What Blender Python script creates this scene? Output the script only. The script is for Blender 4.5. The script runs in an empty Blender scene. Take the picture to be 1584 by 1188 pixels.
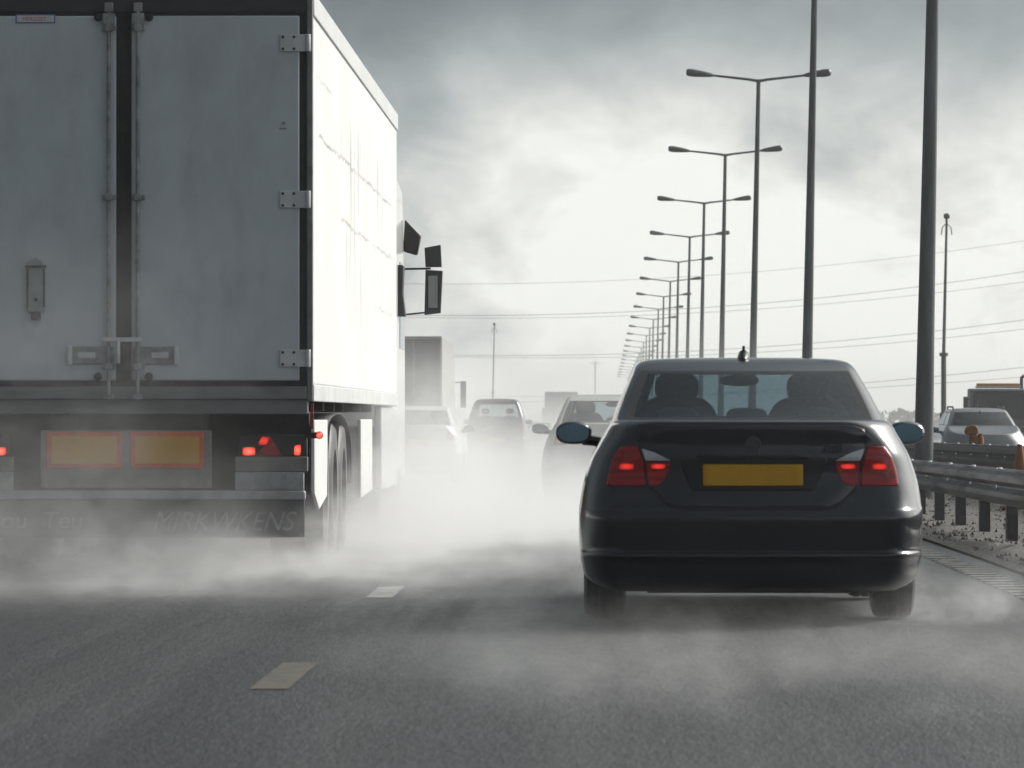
import bpy, bmesh, math, random
import numpy as np
from mathutils import Vector, Matrix
from mathutils.bvhtree import BVHTree

random.seed(7)
rng = np.random.default_rng(7)
R = math.radians
S = bpy.context.scene
COL = S.collection

# ------------------------------------------------------------------ camera
cam = bpy.data.cameras.new('camera')
camo = bpy.data.objects.new('camera', cam)
COL.objects.link(camo)
S.camera = camo
cam.sensor_width = 36.0
cam.lens = 175.0
cam.clip_start = 0.5
cam.clip_end = 9000
camo.location = (0, 0, 1.2)
camo.rotation_euler = (R(90 + 0.119), 0, R(1.0714))
cam.dof.use_dof = True
cam.dof.focus_distance = 48
cam.dof.aperture_fstop = 11

# ------------------------------------------------------------------ exposure
S.view_settings.view_transform = 'Standard'
S.view_settings.look = 'None'
S.view_settings.exposure = 0.0
S.view_settings.gamma = 1.0
S.view_settings.use_curve_mapping = False
S.render.resolution_x, S.render.resolution_y = 1024, 768
S.cycles.use_denoising = True
S.cycles.max_bounces = 8
S.cycles.transparent_max_bounces = 16
S.cycles.volume_bounces = 2
S.cycles.volume_step_rate = 1.6
S.cycles.volume_max_steps = 128
S.cycles.sample_clamp_indirect = 6

# ------------------------------------------------------------------ sun + sky
SUN_EL, SUN_AZ = 32, 52           # azimuth to the right of straight ahead
el, az = R(SUN_EL), R(SUN_AZ)
sun_dir = Vector((math.sin(az) * math.cos(el), math.cos(az) * math.cos(el), math.sin(el)))
sl = bpy.data.lights.new('sun', 'SUN')
sl.energy = 4.1
sl.angle = R(22)
sl.color = (1.0, 0.96, 0.9)
so = bpy.data.objects.new('sun', sl)
COL.objects.link(so)
so.rotation_euler = sun_dir.to_track_quat('Z', 'Y').to_euler()

W = bpy.data.worlds.new('World')
S.world = W
W.use_nodes = True


class NT:
    """tiny node-tree writer"""
    def __init__(self, tree):
        self.t = tree
        self.x = 0

    def n(self, typ, **kw):
        nd = self.t.nodes.new(typ)
        self.x += 180
        nd.location = (self.x, 0)
        for k, v in kw.items():
            setattr(nd, k, v)
        return nd

    def l(self, a, b):
        self.t.links.new(a, b)

    def put(self, sock, v):
        if isinstance(v, bpy.types.NodeSocket):
            self.l(v, sock)
        else:
            sock.default_value = v

    def math(self, op, a, b=0.0, c=None, clamp=False):
        m = self.n('ShaderNodeMath', operation=op)
        m.use_clamp = clamp
        self.put(m.inputs[0], a)
        self.put(m.inputs[1], b)
        if c is not None:
            self.put(m.inputs[2], c)
        return m.outputs[0]

    def ramp(self, v, a, b, c=0.0, d=1.0, smooth=True):
        m = self.n('ShaderNodeMapRange')
        m.interpolation_type = 'SMOOTHSTEP' if smooth else 'LINEAR'
        m.clamp = True
        self.put(m.inputs[0], v)
        for i, q in zip((1, 2, 3, 4), (a, b, c, d)):
            self.put(m.inputs[i], q)
        return m.outputs[0]

    def mix(self, f, a, b):
        m = self.n('ShaderNodeMix', data_type='RGBA')
        self.put(m.inputs[0], f)
        for s, v in ((m.inputs[6], a), (m.inputs[7], b)):
            self.put(s, v if isinstance(v, bpy.types.NodeSocket) or len(v) == 4 else (*v, 1))
        return m.outputs[2]

    def noise(self, vec, scale, detail=4, rough=0.55, dist=0.0):
        m = self.n('ShaderNodeTexNoise')
        m.inputs['Scale'].default_value = scale
        m.inputs['Detail'].default_value = detail
        m.inputs['Roughness'].default_value = rough
        m.inputs['Distortion'].default_value = dist
        if vec is not None:
            self.l(vec, m.inputs['Vector'])
        return m.outputs[0]

    def mapping(self, vec, scale=(1, 1, 1), loc=(0, 0, 0)):
        m = self.n('ShaderNodeMapping')
        m.inputs['Scale'].default_value = scale
        m.inputs['Location'].default_value = loc
        self.l(vec, m.inputs['Vector'])
        return m.outputs[0]


def build_world():
    nt = W.node_tree
    nt.nodes.clear()
    k = NT(nt)
    out = k.n('ShaderNodeOutputWorld')
    bg = k.n('ShaderNodeBackground')
    STR = 0.1
    bg.inputs['Strength'].default_value = STR
    sky = k.n('ShaderNodeTexSky')
    sky.sky_type = 'NISHITA'
    sky.sun_disc = False
    sky.sun_elevation = R(SUN_EL)
    sky.sun_rotation = R(SUN_AZ)
    tc = k.n('ShaderNodeTexCoord')
    d = tc.outputs['Generated']
    sep = k.n('ShaderNodeSeparateXYZ')
    k.l(d, sep.inputs[0])
    X, Y, Z = sep.outputs
    # broad heap of cloud, then the fine rolls that show in a long lens
    big = k.noise(k.mapping(d, (1.6, 1.6, 3.0), (2.1, 0.4, 0.3)), 1.6, 5, 0.55)
    mid = k.noise(k.mapping(d, (16, 16, 24), (3.35, 1.2, 5.1)), 1.0, 6, 0.52, 0.35)
    fine = k.noise(k.mapping(d, (50, 50, 70), (0.4, 2.2, 1.1)), 1.0, 6, 0.55, 0.4)
    # glow of the thin cloud low ahead, dark storm cloud overhead and behind
    low = k.ramp(Z, 0.020, 0.090, 1.0, 0.0)
    ahead = k.ramp(Y, -0.35, 0.75, 0.0, 1.0)
    right = k.ramp(X, -0.1, 0.75, 0.0, 1.0)
    glow = k.math('MULTIPLY', low, ahead)
    v = k.math('MULTIPLY_ADD', big, 0.18, 0.045)
    v = k.math('MULTIPLY_ADD', right, 0.42, v)
    v = k.math('MULTIPLY_ADD', k.math('MULTIPLY', k.ramp(X, -0.05, 0.03), k.ramp(Z, 0.10, 0.25, 1.0, 0.0)), 0.10, v)
    side = k.ramp(X, -0.055, 0.0, -0.22, 0.05)
    gl = k.math('MULTIPLY_ADD', mid, 1.7, -0.06)
    gl = k.math('ADD', gl, side)
    gl = k.math('ADD', gl, k.ramp(X, 0.005, 0.07, 0.0, -0.16))
    gl = k.math('MULTIPLY_ADD', fine, 0.6, k.math('SUBTRACT', gl, 0.24))
    v = k.math('MULTIPLY_ADD', glow, k.math('MAXIMUM', gl, 0.05), v)
    v = k.math('MULTIPLY', v, k.math('MULTIPLY_ADD', fine, 0.4, 0.80))
    v = k.math('MINIMUM', v, 0.95)
    dt = k.n('ShaderNodeVectorMath', operation='DOT_PRODUCT')
    k.l(d, dt.inputs[0])
    dt.inputs[1].default_value = tuple(sun_dir)
    v = k.math('ADD', v, k.ramp(dt.outputs['Value'], math.cos(R(46)), math.cos(R(12)), 0.0, 1.2))
    tone = k.ramp(v, 0.12, 0.75, 0.0, 1.0, False)
    c = k.mix(tone, (0.84, 1.0, 1.09), (1.0, 1.012, 0.965))
    vs = k.math('MULTIPLY', v, 1.0 / STR)
    cm = k.n('ShaderNodeVectorMath', operation='SCALE')
    k.l(c, cm.inputs[0])
    k.l(vs, cm.inputs['Scale'])
    col = k.mix(0.97, sky.outputs[0], cm.outputs[0])
    k.l(col, bg.inputs['Color'])
    k.l(bg.outputs[0], out.inputs['Surface'])


build_world()

# ------------------------------------------------------------------ ground height: flat here, then gently downhill
G = 0.00714


def zr(y):
    if y < 20:
        return 0.0
    if y < 40:
        return -G * (y - 20) ** 2 / 40.0
    return -G * (y - 30)


FPX, VX, HY = 7700.0, 936.0, 610.0


# ------------------------------------------------------------------ materials
MATS = {}


def principled(name, col, rough=0.5, metal=0.0, spec=0.5, coat=0.0, var=0.0, vscale=3.0, vstretch=(1, 1, 1),
               bump=0.0, bscale=60.0, emit=None, estr=0.0, dirt=None, dirt_amt=0.0, rvar=0.0, dscale=2.0, dstretch=(1, 1, 1)):
    if name in MATS:
        return MATS[name]
    m = bpy.data.materials.new(name)
    m.use_nodes = True
    nt = m.node_tree
    b = nt.nodes['Principled BSDF']
    k = NT(nt)
    b.inputs['Base Color'].default_value = (*col, 1)
    b.inputs['Roughness'].default_value = rough
    b.inputs['Metallic'].default_value = metal
    b.inputs['Specular IOR Level'].default_value = spec
    b.inputs['Coat Weight'].default_value = coat
    b.inputs['Coat Roughness'].default_value = 0.06
    tc = k.n('ShaderNodeTexCoord')
    c = None
    if var:
        nz = k.noise(k.mapping(tc.outputs['Object'], vstretch), vscale, 6, 0.6)
        f = k.ramp(nz, 0.3, 0.7, 0.0, 1.0)
        c = k.mix(f, tuple(x * (1 - var) for x in col), tuple(min(1, x * (1 + var)) for x in col))
    if dirt:
        nz = k.noise(k.mapping(tc.outputs['Object'], dstretch, (3.1, 1.7, 0.4)), dscale, 8, 0.65, 0.3)
        f = k.ramp(nz, 0.42, 0.75, 0.0, dirt_amt)
        c = k.mix(f, c if c is not None else col, dirt)
        rr = k.math('MULTIPLY_ADD', f, 0.4, rough, clamp=True)
        k.l(rr, b.inputs['Roughness'])
    elif rvar:
        nz = k.noise(tc.outputs['Object'], vscale * 2.3, 5, 0.6)
        k.l(k.math('MULTIPLY_ADD', nz, rvar, rough - rvar / 2, clamp=True), b.inputs['Roughness'])
    if c is not None:
        k.l(c, b.inputs['Base Color'])
    if bump:
        nz = k.noise(tc.outputs['Object'], bscale, 3, 0.6)
        bp = k.n('ShaderNodeBump')
        bp.inputs['Strength'].default_value = bump
        bp.inputs['Distance'].default_value = 0.02
        k.l(nz, bp.inputs['Height'])
        k.l(bp.outputs[0], b.inputs['Normal'])
    if emit and estr > .1:
        gg = k.n('ShaderNodeVectorMath', operation='DISTANCE')
        k.l(k.mapping(tc.outputs['Generated'], (1, 0, 1)), gg.inputs[0])
        gg.inputs[1].default_value = (.5, 0, .5)
        k.l(k.ramp(gg.outputs['Value'], 0.08, 0.62, estr * 1.5, estr * .12), b.inputs['Emission Strength'])
        b.inputs['Emission Color'].default_value = (*emit, 1)
    elif emit:
        b.inputs['Emission Color'].default_value = (*emit, 1)
        b.inputs['Emission Strength'].default_value = estr
    MATS[name] = m
    return m


def glass(name, tint=(0.5, 0.56, 0.58), base=0.04):
    if name in MATS:
        return MATS[name]
    m = bpy.data.materials.new(name)
    m.use_nodes = True
    nt = m.node_tree
    nt.nodes.clear()
    k = NT(nt)
    out = k.n('ShaderNodeOutputMaterial')
    tr = k.n('ShaderNodeBsdfTransparent')
    tr.inputs[0].default_value = (*tint, 1)
    gl = k.n('ShaderNodeBsdfGlossy')
    gl.inputs['Roughness'].default_value = 0.08
    gl.inputs[0].default_value = (0.9, 0.95, 1, 1)
    lw = k.n('ShaderNodeNewGeometry')
    dt = k.n('ShaderNodeVectorMath', operation='DOT_PRODUCT')
    k.l(lw.outputs['Normal'], dt.inputs[0])
    k.l(lw.outputs['Incoming'], dt.inputs[1])
    cs = k.math('SUBTRACT', 1.0, k.math('ABSOLUTE', dt.outputs['Value']), clamp=True)
    fr = k.math('MULTIPLY_ADD', k.math('POWER', cs, 5.0), 0.95, 0.045)
    tc = k.n('ShaderNodeTexCoord')
    # rain film: droplets and runs catch the light
    nz = k.noise(k.mapping(tc.outputs['Object'], (1, 1, 0.5)), 42, 5, 0.7)
    f = k.math('ADD', fr, k.ramp(nz, 0.5, 0.8, 0.0, base * 2.0))
    mx = k.n('ShaderNodeMixShader')
    k.l(f, mx.inputs[0])
    k.l(tr.outputs[0], mx.inputs[1])
    k.l(gl.outputs[0], mx.inputs[2])
    k.l(mx.outputs[0], out.inputs['Surface'])
    MATS[name] = m
    return m


M = {}
M['rubber'] = principled('rubber', (0.018, 0.018, 0.019), 0.55, spec=0.4, var=0.3, vscale=14, bump=0.2, bscale=90)
M['tyre_wet'] = principled('tyre_wet', (0.016, 0.016, 0.017), 0.35, spec=0.5, var=0.3, vscale=12, bump=0.3, bscale=70)
M['plastic'] = principled('plastic', (0.02, 0.021, 0.023), 0.45, var=0.2, vscale=8)
M['trim'] = principled('trim', (0.012, 0.012, 0.014), 0.4, var=0.2, vscale=9)
M['chrome'] = principled('chrome', (0.62, 0.63, 0.65), 0.16, 1.0, var=0.1, vscale=12)
M['alloy'] = principled('alloy', (0.4, 0.41, 0.42), 0.35, 0.9, var=0.2, vscale=10)
M['zinc'] = principled('zinc', (0.10, 0.103, 0.107), 0.42, 0.7, var=0.3, vscale=4, vstretch=(1, .12, 1), dirt=(0.06, 0.058, 0.055), dirt_amt=0.6, dscale=3, dstretch=(1, .1, 2))
M['zinc_dark'] = principled('zinc_dark', (0.055, 0.056, 0.058), 0.6, 0.2, var=0.3, vscale=6)
M['lamp_pole'] = principled('lamp_pole', (0.12, 0.13, 0.135), 0.5, 0.35, var=0.25, vscale=2.5, vstretch=(3, 3, 0.4))
M['lantern'] = principled('lantern', (0.075, 0.085, 0.095), 0.45, 0.2, var=0.2, vscale=5)
M['lens_clear'] = principled('lens_clear', (0.55, 0.57, 0.6), 0.12, 0.3, spec=0.7, var=0.1, vscale=30)
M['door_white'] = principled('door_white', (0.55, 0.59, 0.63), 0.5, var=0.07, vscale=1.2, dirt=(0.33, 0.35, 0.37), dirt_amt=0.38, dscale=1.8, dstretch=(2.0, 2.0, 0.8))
M['steel_dirty'] = principled('steel_dirty', (0.32, 0.33, 0.34), 0.5, 0.3, var=0.25, vscale=9, dirt=(0.09, 0.085, 0.08), dirt_amt=0.75, dscale=6)
M['hinge_grey'] = principled('hinge_grey', (0.6, 0.61, 0.63), 0.45, 0.1, var=0.12, vscale=9)
M['chassis'] = principled('chassis', (0.03, 0.03, 0.032), 0.65, var=0.4, vscale=6)
M['flap'] = principled('flap', (0.03, 0.033, 0.037), 0.6, var=0.35, vscale=4)
M['flap_text'] = principled('flap_text', (0.20, 0.205, 0.21), 0.6, var=0.5, vscale=9)
M['bumper_grey'] = principled('bumper_grey', (0.36, 0.37, 0.385), 0.5, 0.2, var=0.2, vscale=5, dirt=(0.12, 0.12, 0.12), dirt_amt=0.6, dscale=4)
M['board_grey'] = principled('board_grey', (0.23, 0.225, 0.21), 0.6, var=0.2, vscale=6, dirt=(0.09, 0.085, 0.08), dirt_amt=0.6, dscale=4)
M['reflect_yellow'] = principled('reflect_yellow', (0.66, 0.33, 0.03), 0.5, var=0.07, vscale=5)
M['reflect_red'] = principled('reflect_red', (0.70, 0.12, 0.02), 0.5, var=0.15, vscale=18)
M['plate_yellow'] = principled('plate_yellow', (0.66, 0.34, 0.005), 0.45, var=0.06, vscale=8)
M['plate_white'] = principled('plate_white', (0.6, 0.6, 0.58), 0.5, var=0.06, vscale=8)
M['red_lens'] = principled('red_lens', (0.24, 0.005, 0.008), 0.15, spec=0.6, var=0.55, vscale=14, vstretch=(.25, 1, 3.2), emit=(1.0, 0.02, 0.015), estr=0.02)
M['red_lit'] = principled('red_lit', (0.5, 0.01, 0.01), 0.3, emit=(1.0, 0.045, 0.025), estr=0.6)
M['red_glow'] = principled('red_glow', (0.5, 0.01, 0.01), 0.3, emit=(1.0, 0.07, 0.04), estr=2.2)
M['amber_lens'] = principled('amber_lens', (0.55, 0.20, 0.01), 0.25, var=0.1, vscale=20)
M['orange'] = principled('orange', (0.25, 0.09, 0.012), 0.5, var=0.2, vscale=12, dirt=(0.2, 0.1, 0.05), dirt_amt=0.5, dscale=6)
M['seat'] = principled('seat', (0.012, 0.014, 0.016), 0.8, var=0.2, vscale=12)
M['skin'] = principled('skin', (0.42, 0.24, 0.17), 0.55, var=0.06, vscale=20)
M['hair'] = principled('hair', (0.03, 0.02, 0.015), 0.6, var=0.3, vscale=40)
M['shirt'] = principled('shirt', (0.02, 0.025, 0.04), 0.8, var=0.15, vscale=25)
M['mirror_dark'] = principled('mirror_dark', (0.13, 0.14, 0.145), 0.1, 1.0, var=0.1, vscale=6)
M['mirror_sky_tint'] = principled('mirror_sky_tint', (0.20, 0.32, 0.46), 0.06, 1.0, var=0.05, vscale=20)  # blue of the reflected sky is put into the glass colour
M['mirror'] = principled('mirror', (0.3, 0.31, 0.32), 0.05, 1.0, var=0.03, vscale=20)
M['paint_navy'] = principled('paint_navy', (0.004, 0.006, 0.018), 0.32, 0.35, coat=1.0, rvar=0.12, vscale=3, var=0.15)
M['paint_navy'].node_tree.nodes['Principled BSDF'].inputs['Coat IOR'].default_value = 1.55
M['paint_beige'] = principled('paint_beige', (0.66, 0.65, 0.60), 0.35, 0.15, coat=0.7, var=0.05, vscale=3)
M['paint_silver'] = principled('paint_silver', (0.22, 0.23, 0.24), 0.32, 0.5, coat=0.8, var=0.05, vscale=3)
M['paint_white'] = principled('paint_white', (0.62, 0.63, 0.63), 0.35, coat=0.6, var=0.05, vscale=3)
M['paint_grey'] = principled('paint_grey', (0.022, 0.024, 0.028), 0.35, 0.3, coat=0.7, var=0.1, vscale=3)
M['lorry_dark'] = principled('lorry_dark', (0.12, 0.122, 0.125), 0.5, var=0.25, vscale=2)
M['far_box'] = principled('far_box', (0.13, 0.13, 0.12), 0.6, var=0.15, vscale=1.5, dirt=(0.12, 0.12, 0.11), dirt_amt=0.5, dscale=1.2)
M['far_side'] = principled('far_side', (0.36, 0.36, 0.35), 0.5, var=0.1, vscale=1)
M['label_white'] = principled('label_white', (0.6, 0.63, 0.68), 0.5, var=0.05, vscale=20)
M['label_blue'] = principled('label_blue', (0.10, 0.16, 0.42), 0.5, var=0.05, vscale=20)
M['label_red'] = principled('label_red', (0.6, 0.07, 0.05), 0.5, var=0.05, vscale=20)
M['glass'] = glass('window_glass', (0.36, 0.45, 0.48), base=0.06)
M['glass_dark'] = glass('window_glass_dark', (0.09, 0.11, 0.12), base=0.015)
M['glass_clear'] = glass('window_glass_clear', (0.62, 0.68, 0.7))
M['badge_dark'] = principled('badge_dark', (0.07, 0.075, 0.085), 0.4, 0.6, var=0.2, vscale=30)
M['beam_grey'] = principled('beam_grey', (0.22, 0.225, 0.23), 0.5, 0.2, var=0.1, vscale=3, dirt=(0.10, 0.10, 0.10), dirt_amt=0.5, dscale=2, dstretch=(.6, 1, 4))
M['header_dark'] = principled('header_dark', (0.035, 0.04, 0.046), 0.5, 0.2, var=0.2, vscale=3)
M['screen_dark'] = principled('screen_dark', (0.006, 0.007, 0.008), 0.25, var=0.2, vscale=2)
M['wire'] = principled('wire', (0.05, 0.05, 0.05), 0.6, var=0.2, vscale=1)


def trailer_side_mat():
    m = bpy.data.materials.new('trailer_side')
    m.use_nodes = True
    nt = m.node_tree
    b = nt.nodes['Principled BSDF']
    k = NT(nt)
    b.inputs['Roughness'].default_value = 0.4
    tc = k.n('ShaderNodeTexCoord')
    P = tc.outputs['Object']
    sp = k.n('ShaderNodeSeparateXYZ')
    k.l(P, sp.inputs[0])
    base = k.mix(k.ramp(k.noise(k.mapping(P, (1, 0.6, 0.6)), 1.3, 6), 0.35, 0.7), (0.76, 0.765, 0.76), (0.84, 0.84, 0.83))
    # vertical rain runs: thin in y, long in z, only in patches between two heights
    runs = k.noise(k.mapping(P, (1, 1.1, 0.10), (0, 2.0, 0)), 1.6, 7, 0.78)
    runs = k.ramp(runs, 0.52, 0.64, 0, 1)
    patch = k.ramp(k.noise(k.mapping(P, (1, 0.35, 0.5), (0, 0.7, 1.3)), 1.0, 3), 0.36, 0.52)
    zl = k.math('MULTIPLY', k.ramp(sp.outputs[2], 1.6, 2.6), k.math('MULTIPLY', k.ramp(sp.outputs[1], 2.0, 4.0), k.ramp(sp.outputs[1], 10.5, 12.5, 1, .2)))
    zh = k.ramp(sp.outputs[2], 3.1, 3.45, 1, 0)
    f = k.math('MULTIPLY', k.math('MULTIPLY', runs, patch), k.math('MULTIPLY', zl, zh))
    c = k.mix(k.math('MULTIPLY', f, 0.9), base, (0.13, 0.13, 0.13))
    # horizontal scuffs along the old sign-writing lines
    for zc, amt, ya, yb in ((3.42, 0.6, 0.2, 2.6), (3.02, 0.9, 0.6, 13.2), (2.55, 0.75, 3.5, 13.4), (2.02, 0.45, 9.0, 13.0)):
        wob = k.math('MULTIPLY_ADD', k.noise(k.mapping(P, (1, .55, 1), (zc, 0, 0)), 2.0, 7, .7), 0.16, sp.outputs[2])
        dz = k.math('ABSOLUTE', k.math('SUBTRACT', wob, zc + 0.08))
        line = k.math('MULTIPLY', k.ramp(dz, 0.0, 0.02, 1, 0), k.math('MULTIPLY', k.ramp(sp.outputs[1], ya, ya + .5), k.ramp(sp.outputs[1], yb - .5, yb, 1, 0)))
        br = k.ramp(k.noise(k.mapping(P, (1, .5, 0.3), (0, zc * 3, 0)), 1.1, 7, 0.75), 0.38, 0.62)
        c = k.mix(k.math('MULTIPLY', k.math('MULTIPLY', line, br), amt), c, (0.2, 0.2, 0.2))
    k.l(c, b.inputs['Base Color'])
    return m


M['trailer_side'] = trailer_side_mat()


# ------------------------------------------------------------------ mesh builder
class MB:
    def __init__(self):
        self.v, self.f, self.m, self.s = [], [], [], []

    def add(self, vs, fs, mi=0, smooth=False):
        o = len(self.v)
        self.v += [tuple(p) for p in vs]
        for f in fs:
            self.f.append([o + i for i in f])
            self.m.append(mi)
            self.s.append(smooth)
        return self

    def box(self, x0, x1, y0, y1, z0, z1, mi=0):
        vs = [(x0, y0, z0), (x1, y0, z0), (x1, y1, z0), (x0, y1, z0), (x0, y0, z1), (x1, y0, z1), (x1, y1, z1), (x0, y1, z1)]
        fs = [(0, 3, 2, 1), (4, 5, 6, 7), (0, 1, 5, 4), (1, 2, 6, 5), (2, 3, 7, 6), (3, 0, 4, 7)]
        return self.add(vs, fs, mi)

    def tube(self, pts, rads, n=12, mi=0, caps=True):
        pts = [Vector(p) for p in pts]
        if not hasattr(rads, '__len__'):
            rads = [rads] * len(pts)
        vs, fs = [], []
        up = None
        for i, p in enumerate(pts):
            t = (pts[min(i + 1, len(pts) - 1)] - pts[max(i - 1, 0)]).normalized()
            if up is None:
                up = Vector((0, 0, 1)) if abs(t.z) < 0.9 else Vector((0, 1, 0))
            a = t.cross(up).normalized()
            b = a.cross(t).normalized()
            up = b
            for j in range(n):
                q = 2 * math.pi * j / n
                vs.append(p + rads[i] * (math.cos(q) * a + math.sin(q) * b))
        for i in range(len(pts) - 1):
            for j in range(n):
                fs.append((i * n + j, i * n + (j + 1) % n, (i + 1) * n + (j + 1) % n, (i + 1) * n + j))
        self.add(vs, fs, mi, True)
        if caps:
            o = len(pts) - 1
            self.add(vs[:n], [tuple(range(n))], mi)
            self.add(vs[o * n:], [tuple(reversed(range(n)))], mi)
        return self

    def prism(self, poly, axis, a, b, mi=0):
        """polygon of 2-D points extruded along axis 'x','y' or 'z' from a to b"""
        def P(q, t):
            return {'x': (t, q[0], q[1]), 'y': (q[0], t, q[1]), 'z': (q[0], q[1], t)}[axis]
        n = len(poly)
        vs = [P(q, a) for q in poly] + [P(q, b) for q in poly]
        fs = [tuple(range(n)), tuple(reversed(range(n, 2 * n)))]
        fs += [(i, n + i, n + (i + 1) % n, (i + 1) % n) for i in range(n)]
        return self.add(vs, fs, mi)

    def lathe(self, prof, centre, axis='x', n=32, mi=0):
        """profile [(offset along axis, radius)]"""
        c = Vector(centre)
        vs, fs = [], []
        for (t, r) in prof:
            for j in range(n):
                q = 2 * math.pi * j / n
                cs, sn = r * math.cos(q), r * math.sin(q)
                vs.append(c + Vector({'x': (t, cs, sn), 'y': (cs, t, sn), 'z': (cs, sn, t)}[axis]))
        for i in range(len(prof) - 1):
            for j in range(n):
                fs.append((i * n + j, i * n + (j + 1) % n, (i + 1) * n + (j + 1) % n, (i + 1) * n + j))
        return self.add(vs, fs, mi, True)

    def ellipsoid(self, c, r, nu=16, nv=10, mi=0, p=1.0):
        vs, fs = [], []
        sg = lambda t: math.copysign(abs(t) ** p, t)
        for i in range(nv + 1):
            th = math.pi * i / nv
            for j in range(nu):
                ph = 2 * math.pi * j / nu
                vs.append((c[0] + r[0] * sg(math.sin(th)) * sg(math.cos(ph)), c[1] + r[1] * sg(math.sin(th)) * sg(math.sin(ph)), c[2] + r[2] * sg(math.cos(th))))
        for i in range(nv):
            for j in range(nu):
                fs.append((i * nu + j, (i + 1) * nu + j, (i + 1) * nu + (j + 1) % nu, i * nu + (j + 1) % nu))
        return self.add(vs, fs, mi, True)

    def build(self, name, mats, parent=None, bevel=0.0, sharp=35, recalc=True, loc=None):
        me = bpy.data.meshes.new(name)
        me.from_pydata(self.v, [], self.f)
        if not isinstance(mats, (list, tuple)):
            mats = [mats]
        for m in mats:
            me.materials.append(m)
        me.polygons.foreach_set('material_index', self.m)
        if recalc:
            bm = bmesh.new()
            bm.from_mesh(me)
            bmesh.ops.remove_doubles(bm, verts=bm.verts, dist=1e-5)
            bmesh.ops.recalc_face_normals(bm, faces=bm.faces)
            bm.to_mesh(me)
            bm.free()
        me.polygons.foreach_set('use_smooth', [True] * len(me.polygons))
        me.set_sharp_from_angle(angle=R(sharp))
        o = bpy.data.objects.new(name, me)
        COL.objects.link(o)
        if parent:
            o.parent = parent
        if loc:
            o.location = loc
        if bevel:
            b = o.modifiers.new('bevel', 'BEVEL')
            b.width = bevel
            b.segments = 2
            b.limit_method = 'ANGLE'
        return o


def empty(name, loc=(0, 0, 0), rz=0.0, rx=0.0):
    o = bpy.data.objects.new(name, None)
    o.empty_display_size = 0.3
    COL.objects.link(o)
    o.location = loc
    o.rotation_euler = (rx, 0, rz)
    return o


def tag(o, label=None, cat=None, group=None, kind=None):
    if label:
        o['label'] = label
    if cat:
        o['category'] = cat
    if group:
        o['group'] = group
    if kind:
        o['kind'] = kind
    return o


def copy_tree(o, parent=None):
    c = o.copy()
    COL.objects.link(c)
    if parent:
        c.parent = parent
    for ch in list(o.children):
        copy_tree(ch, c)
    return c


def text_mesh(name, txt, size, mat, parent, loc, rot, shear=0.0, extrude=0.002, sx=1.0):
    cu = bpy.data.curves.new(name, 'FONT')
    cu.body = txt
    cu.size = size
    cu.shear = shear
    cu.extrude = extrude
    cu.align_x = 'LEFT'
    t = bpy.data.objects.new(name + '_tmp', cu)
    COL.objects.link(t)
    dg = bpy.context.evaluated_depsgraph_get()
    me = bpy.data.meshes.new_from_object(t.evaluated_get(dg))
    bpy.data.objects.remove(t)
    me.materials.clear()
    me.materials.append(mat)
    o = bpy.data.objects.new(name, me)
    COL.objects.link(o)
    o.parent = parent
    o.location = loc
    o.rotation_euler = rot
    o.scale = (sx, 1, 1)
    return o


# ------------------------------------------------------------------ ground, road, markings
def strip(xs, ys, zoff, name, mat, jag=None):
    """sheet over the grid xs x ys that follows the ground height"""
    mb = MB()
    vs = [(x, y, zr(y) + (zoff(x, y) if callable(zoff) else zoff)) for y in ys for x in xs]
    n = len(xs)
    fs = [(j * n + i, j * n + i + 1, (j + 1) * n + i + 1, (j + 1) * n + i) for j in range(len(ys) - 1) for i in range(n - 1)]
    mb.add(vs, fs)
    return mb.build(name, mat, recalc=False)


def ysteps(a, b):
    out, y = [], a
    while y < b:
        out.append(y)
        y += 1.5 if y < 60 else (4 if y < 160 else (20 if y < 700 else 120))
    return out + [b]


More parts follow.
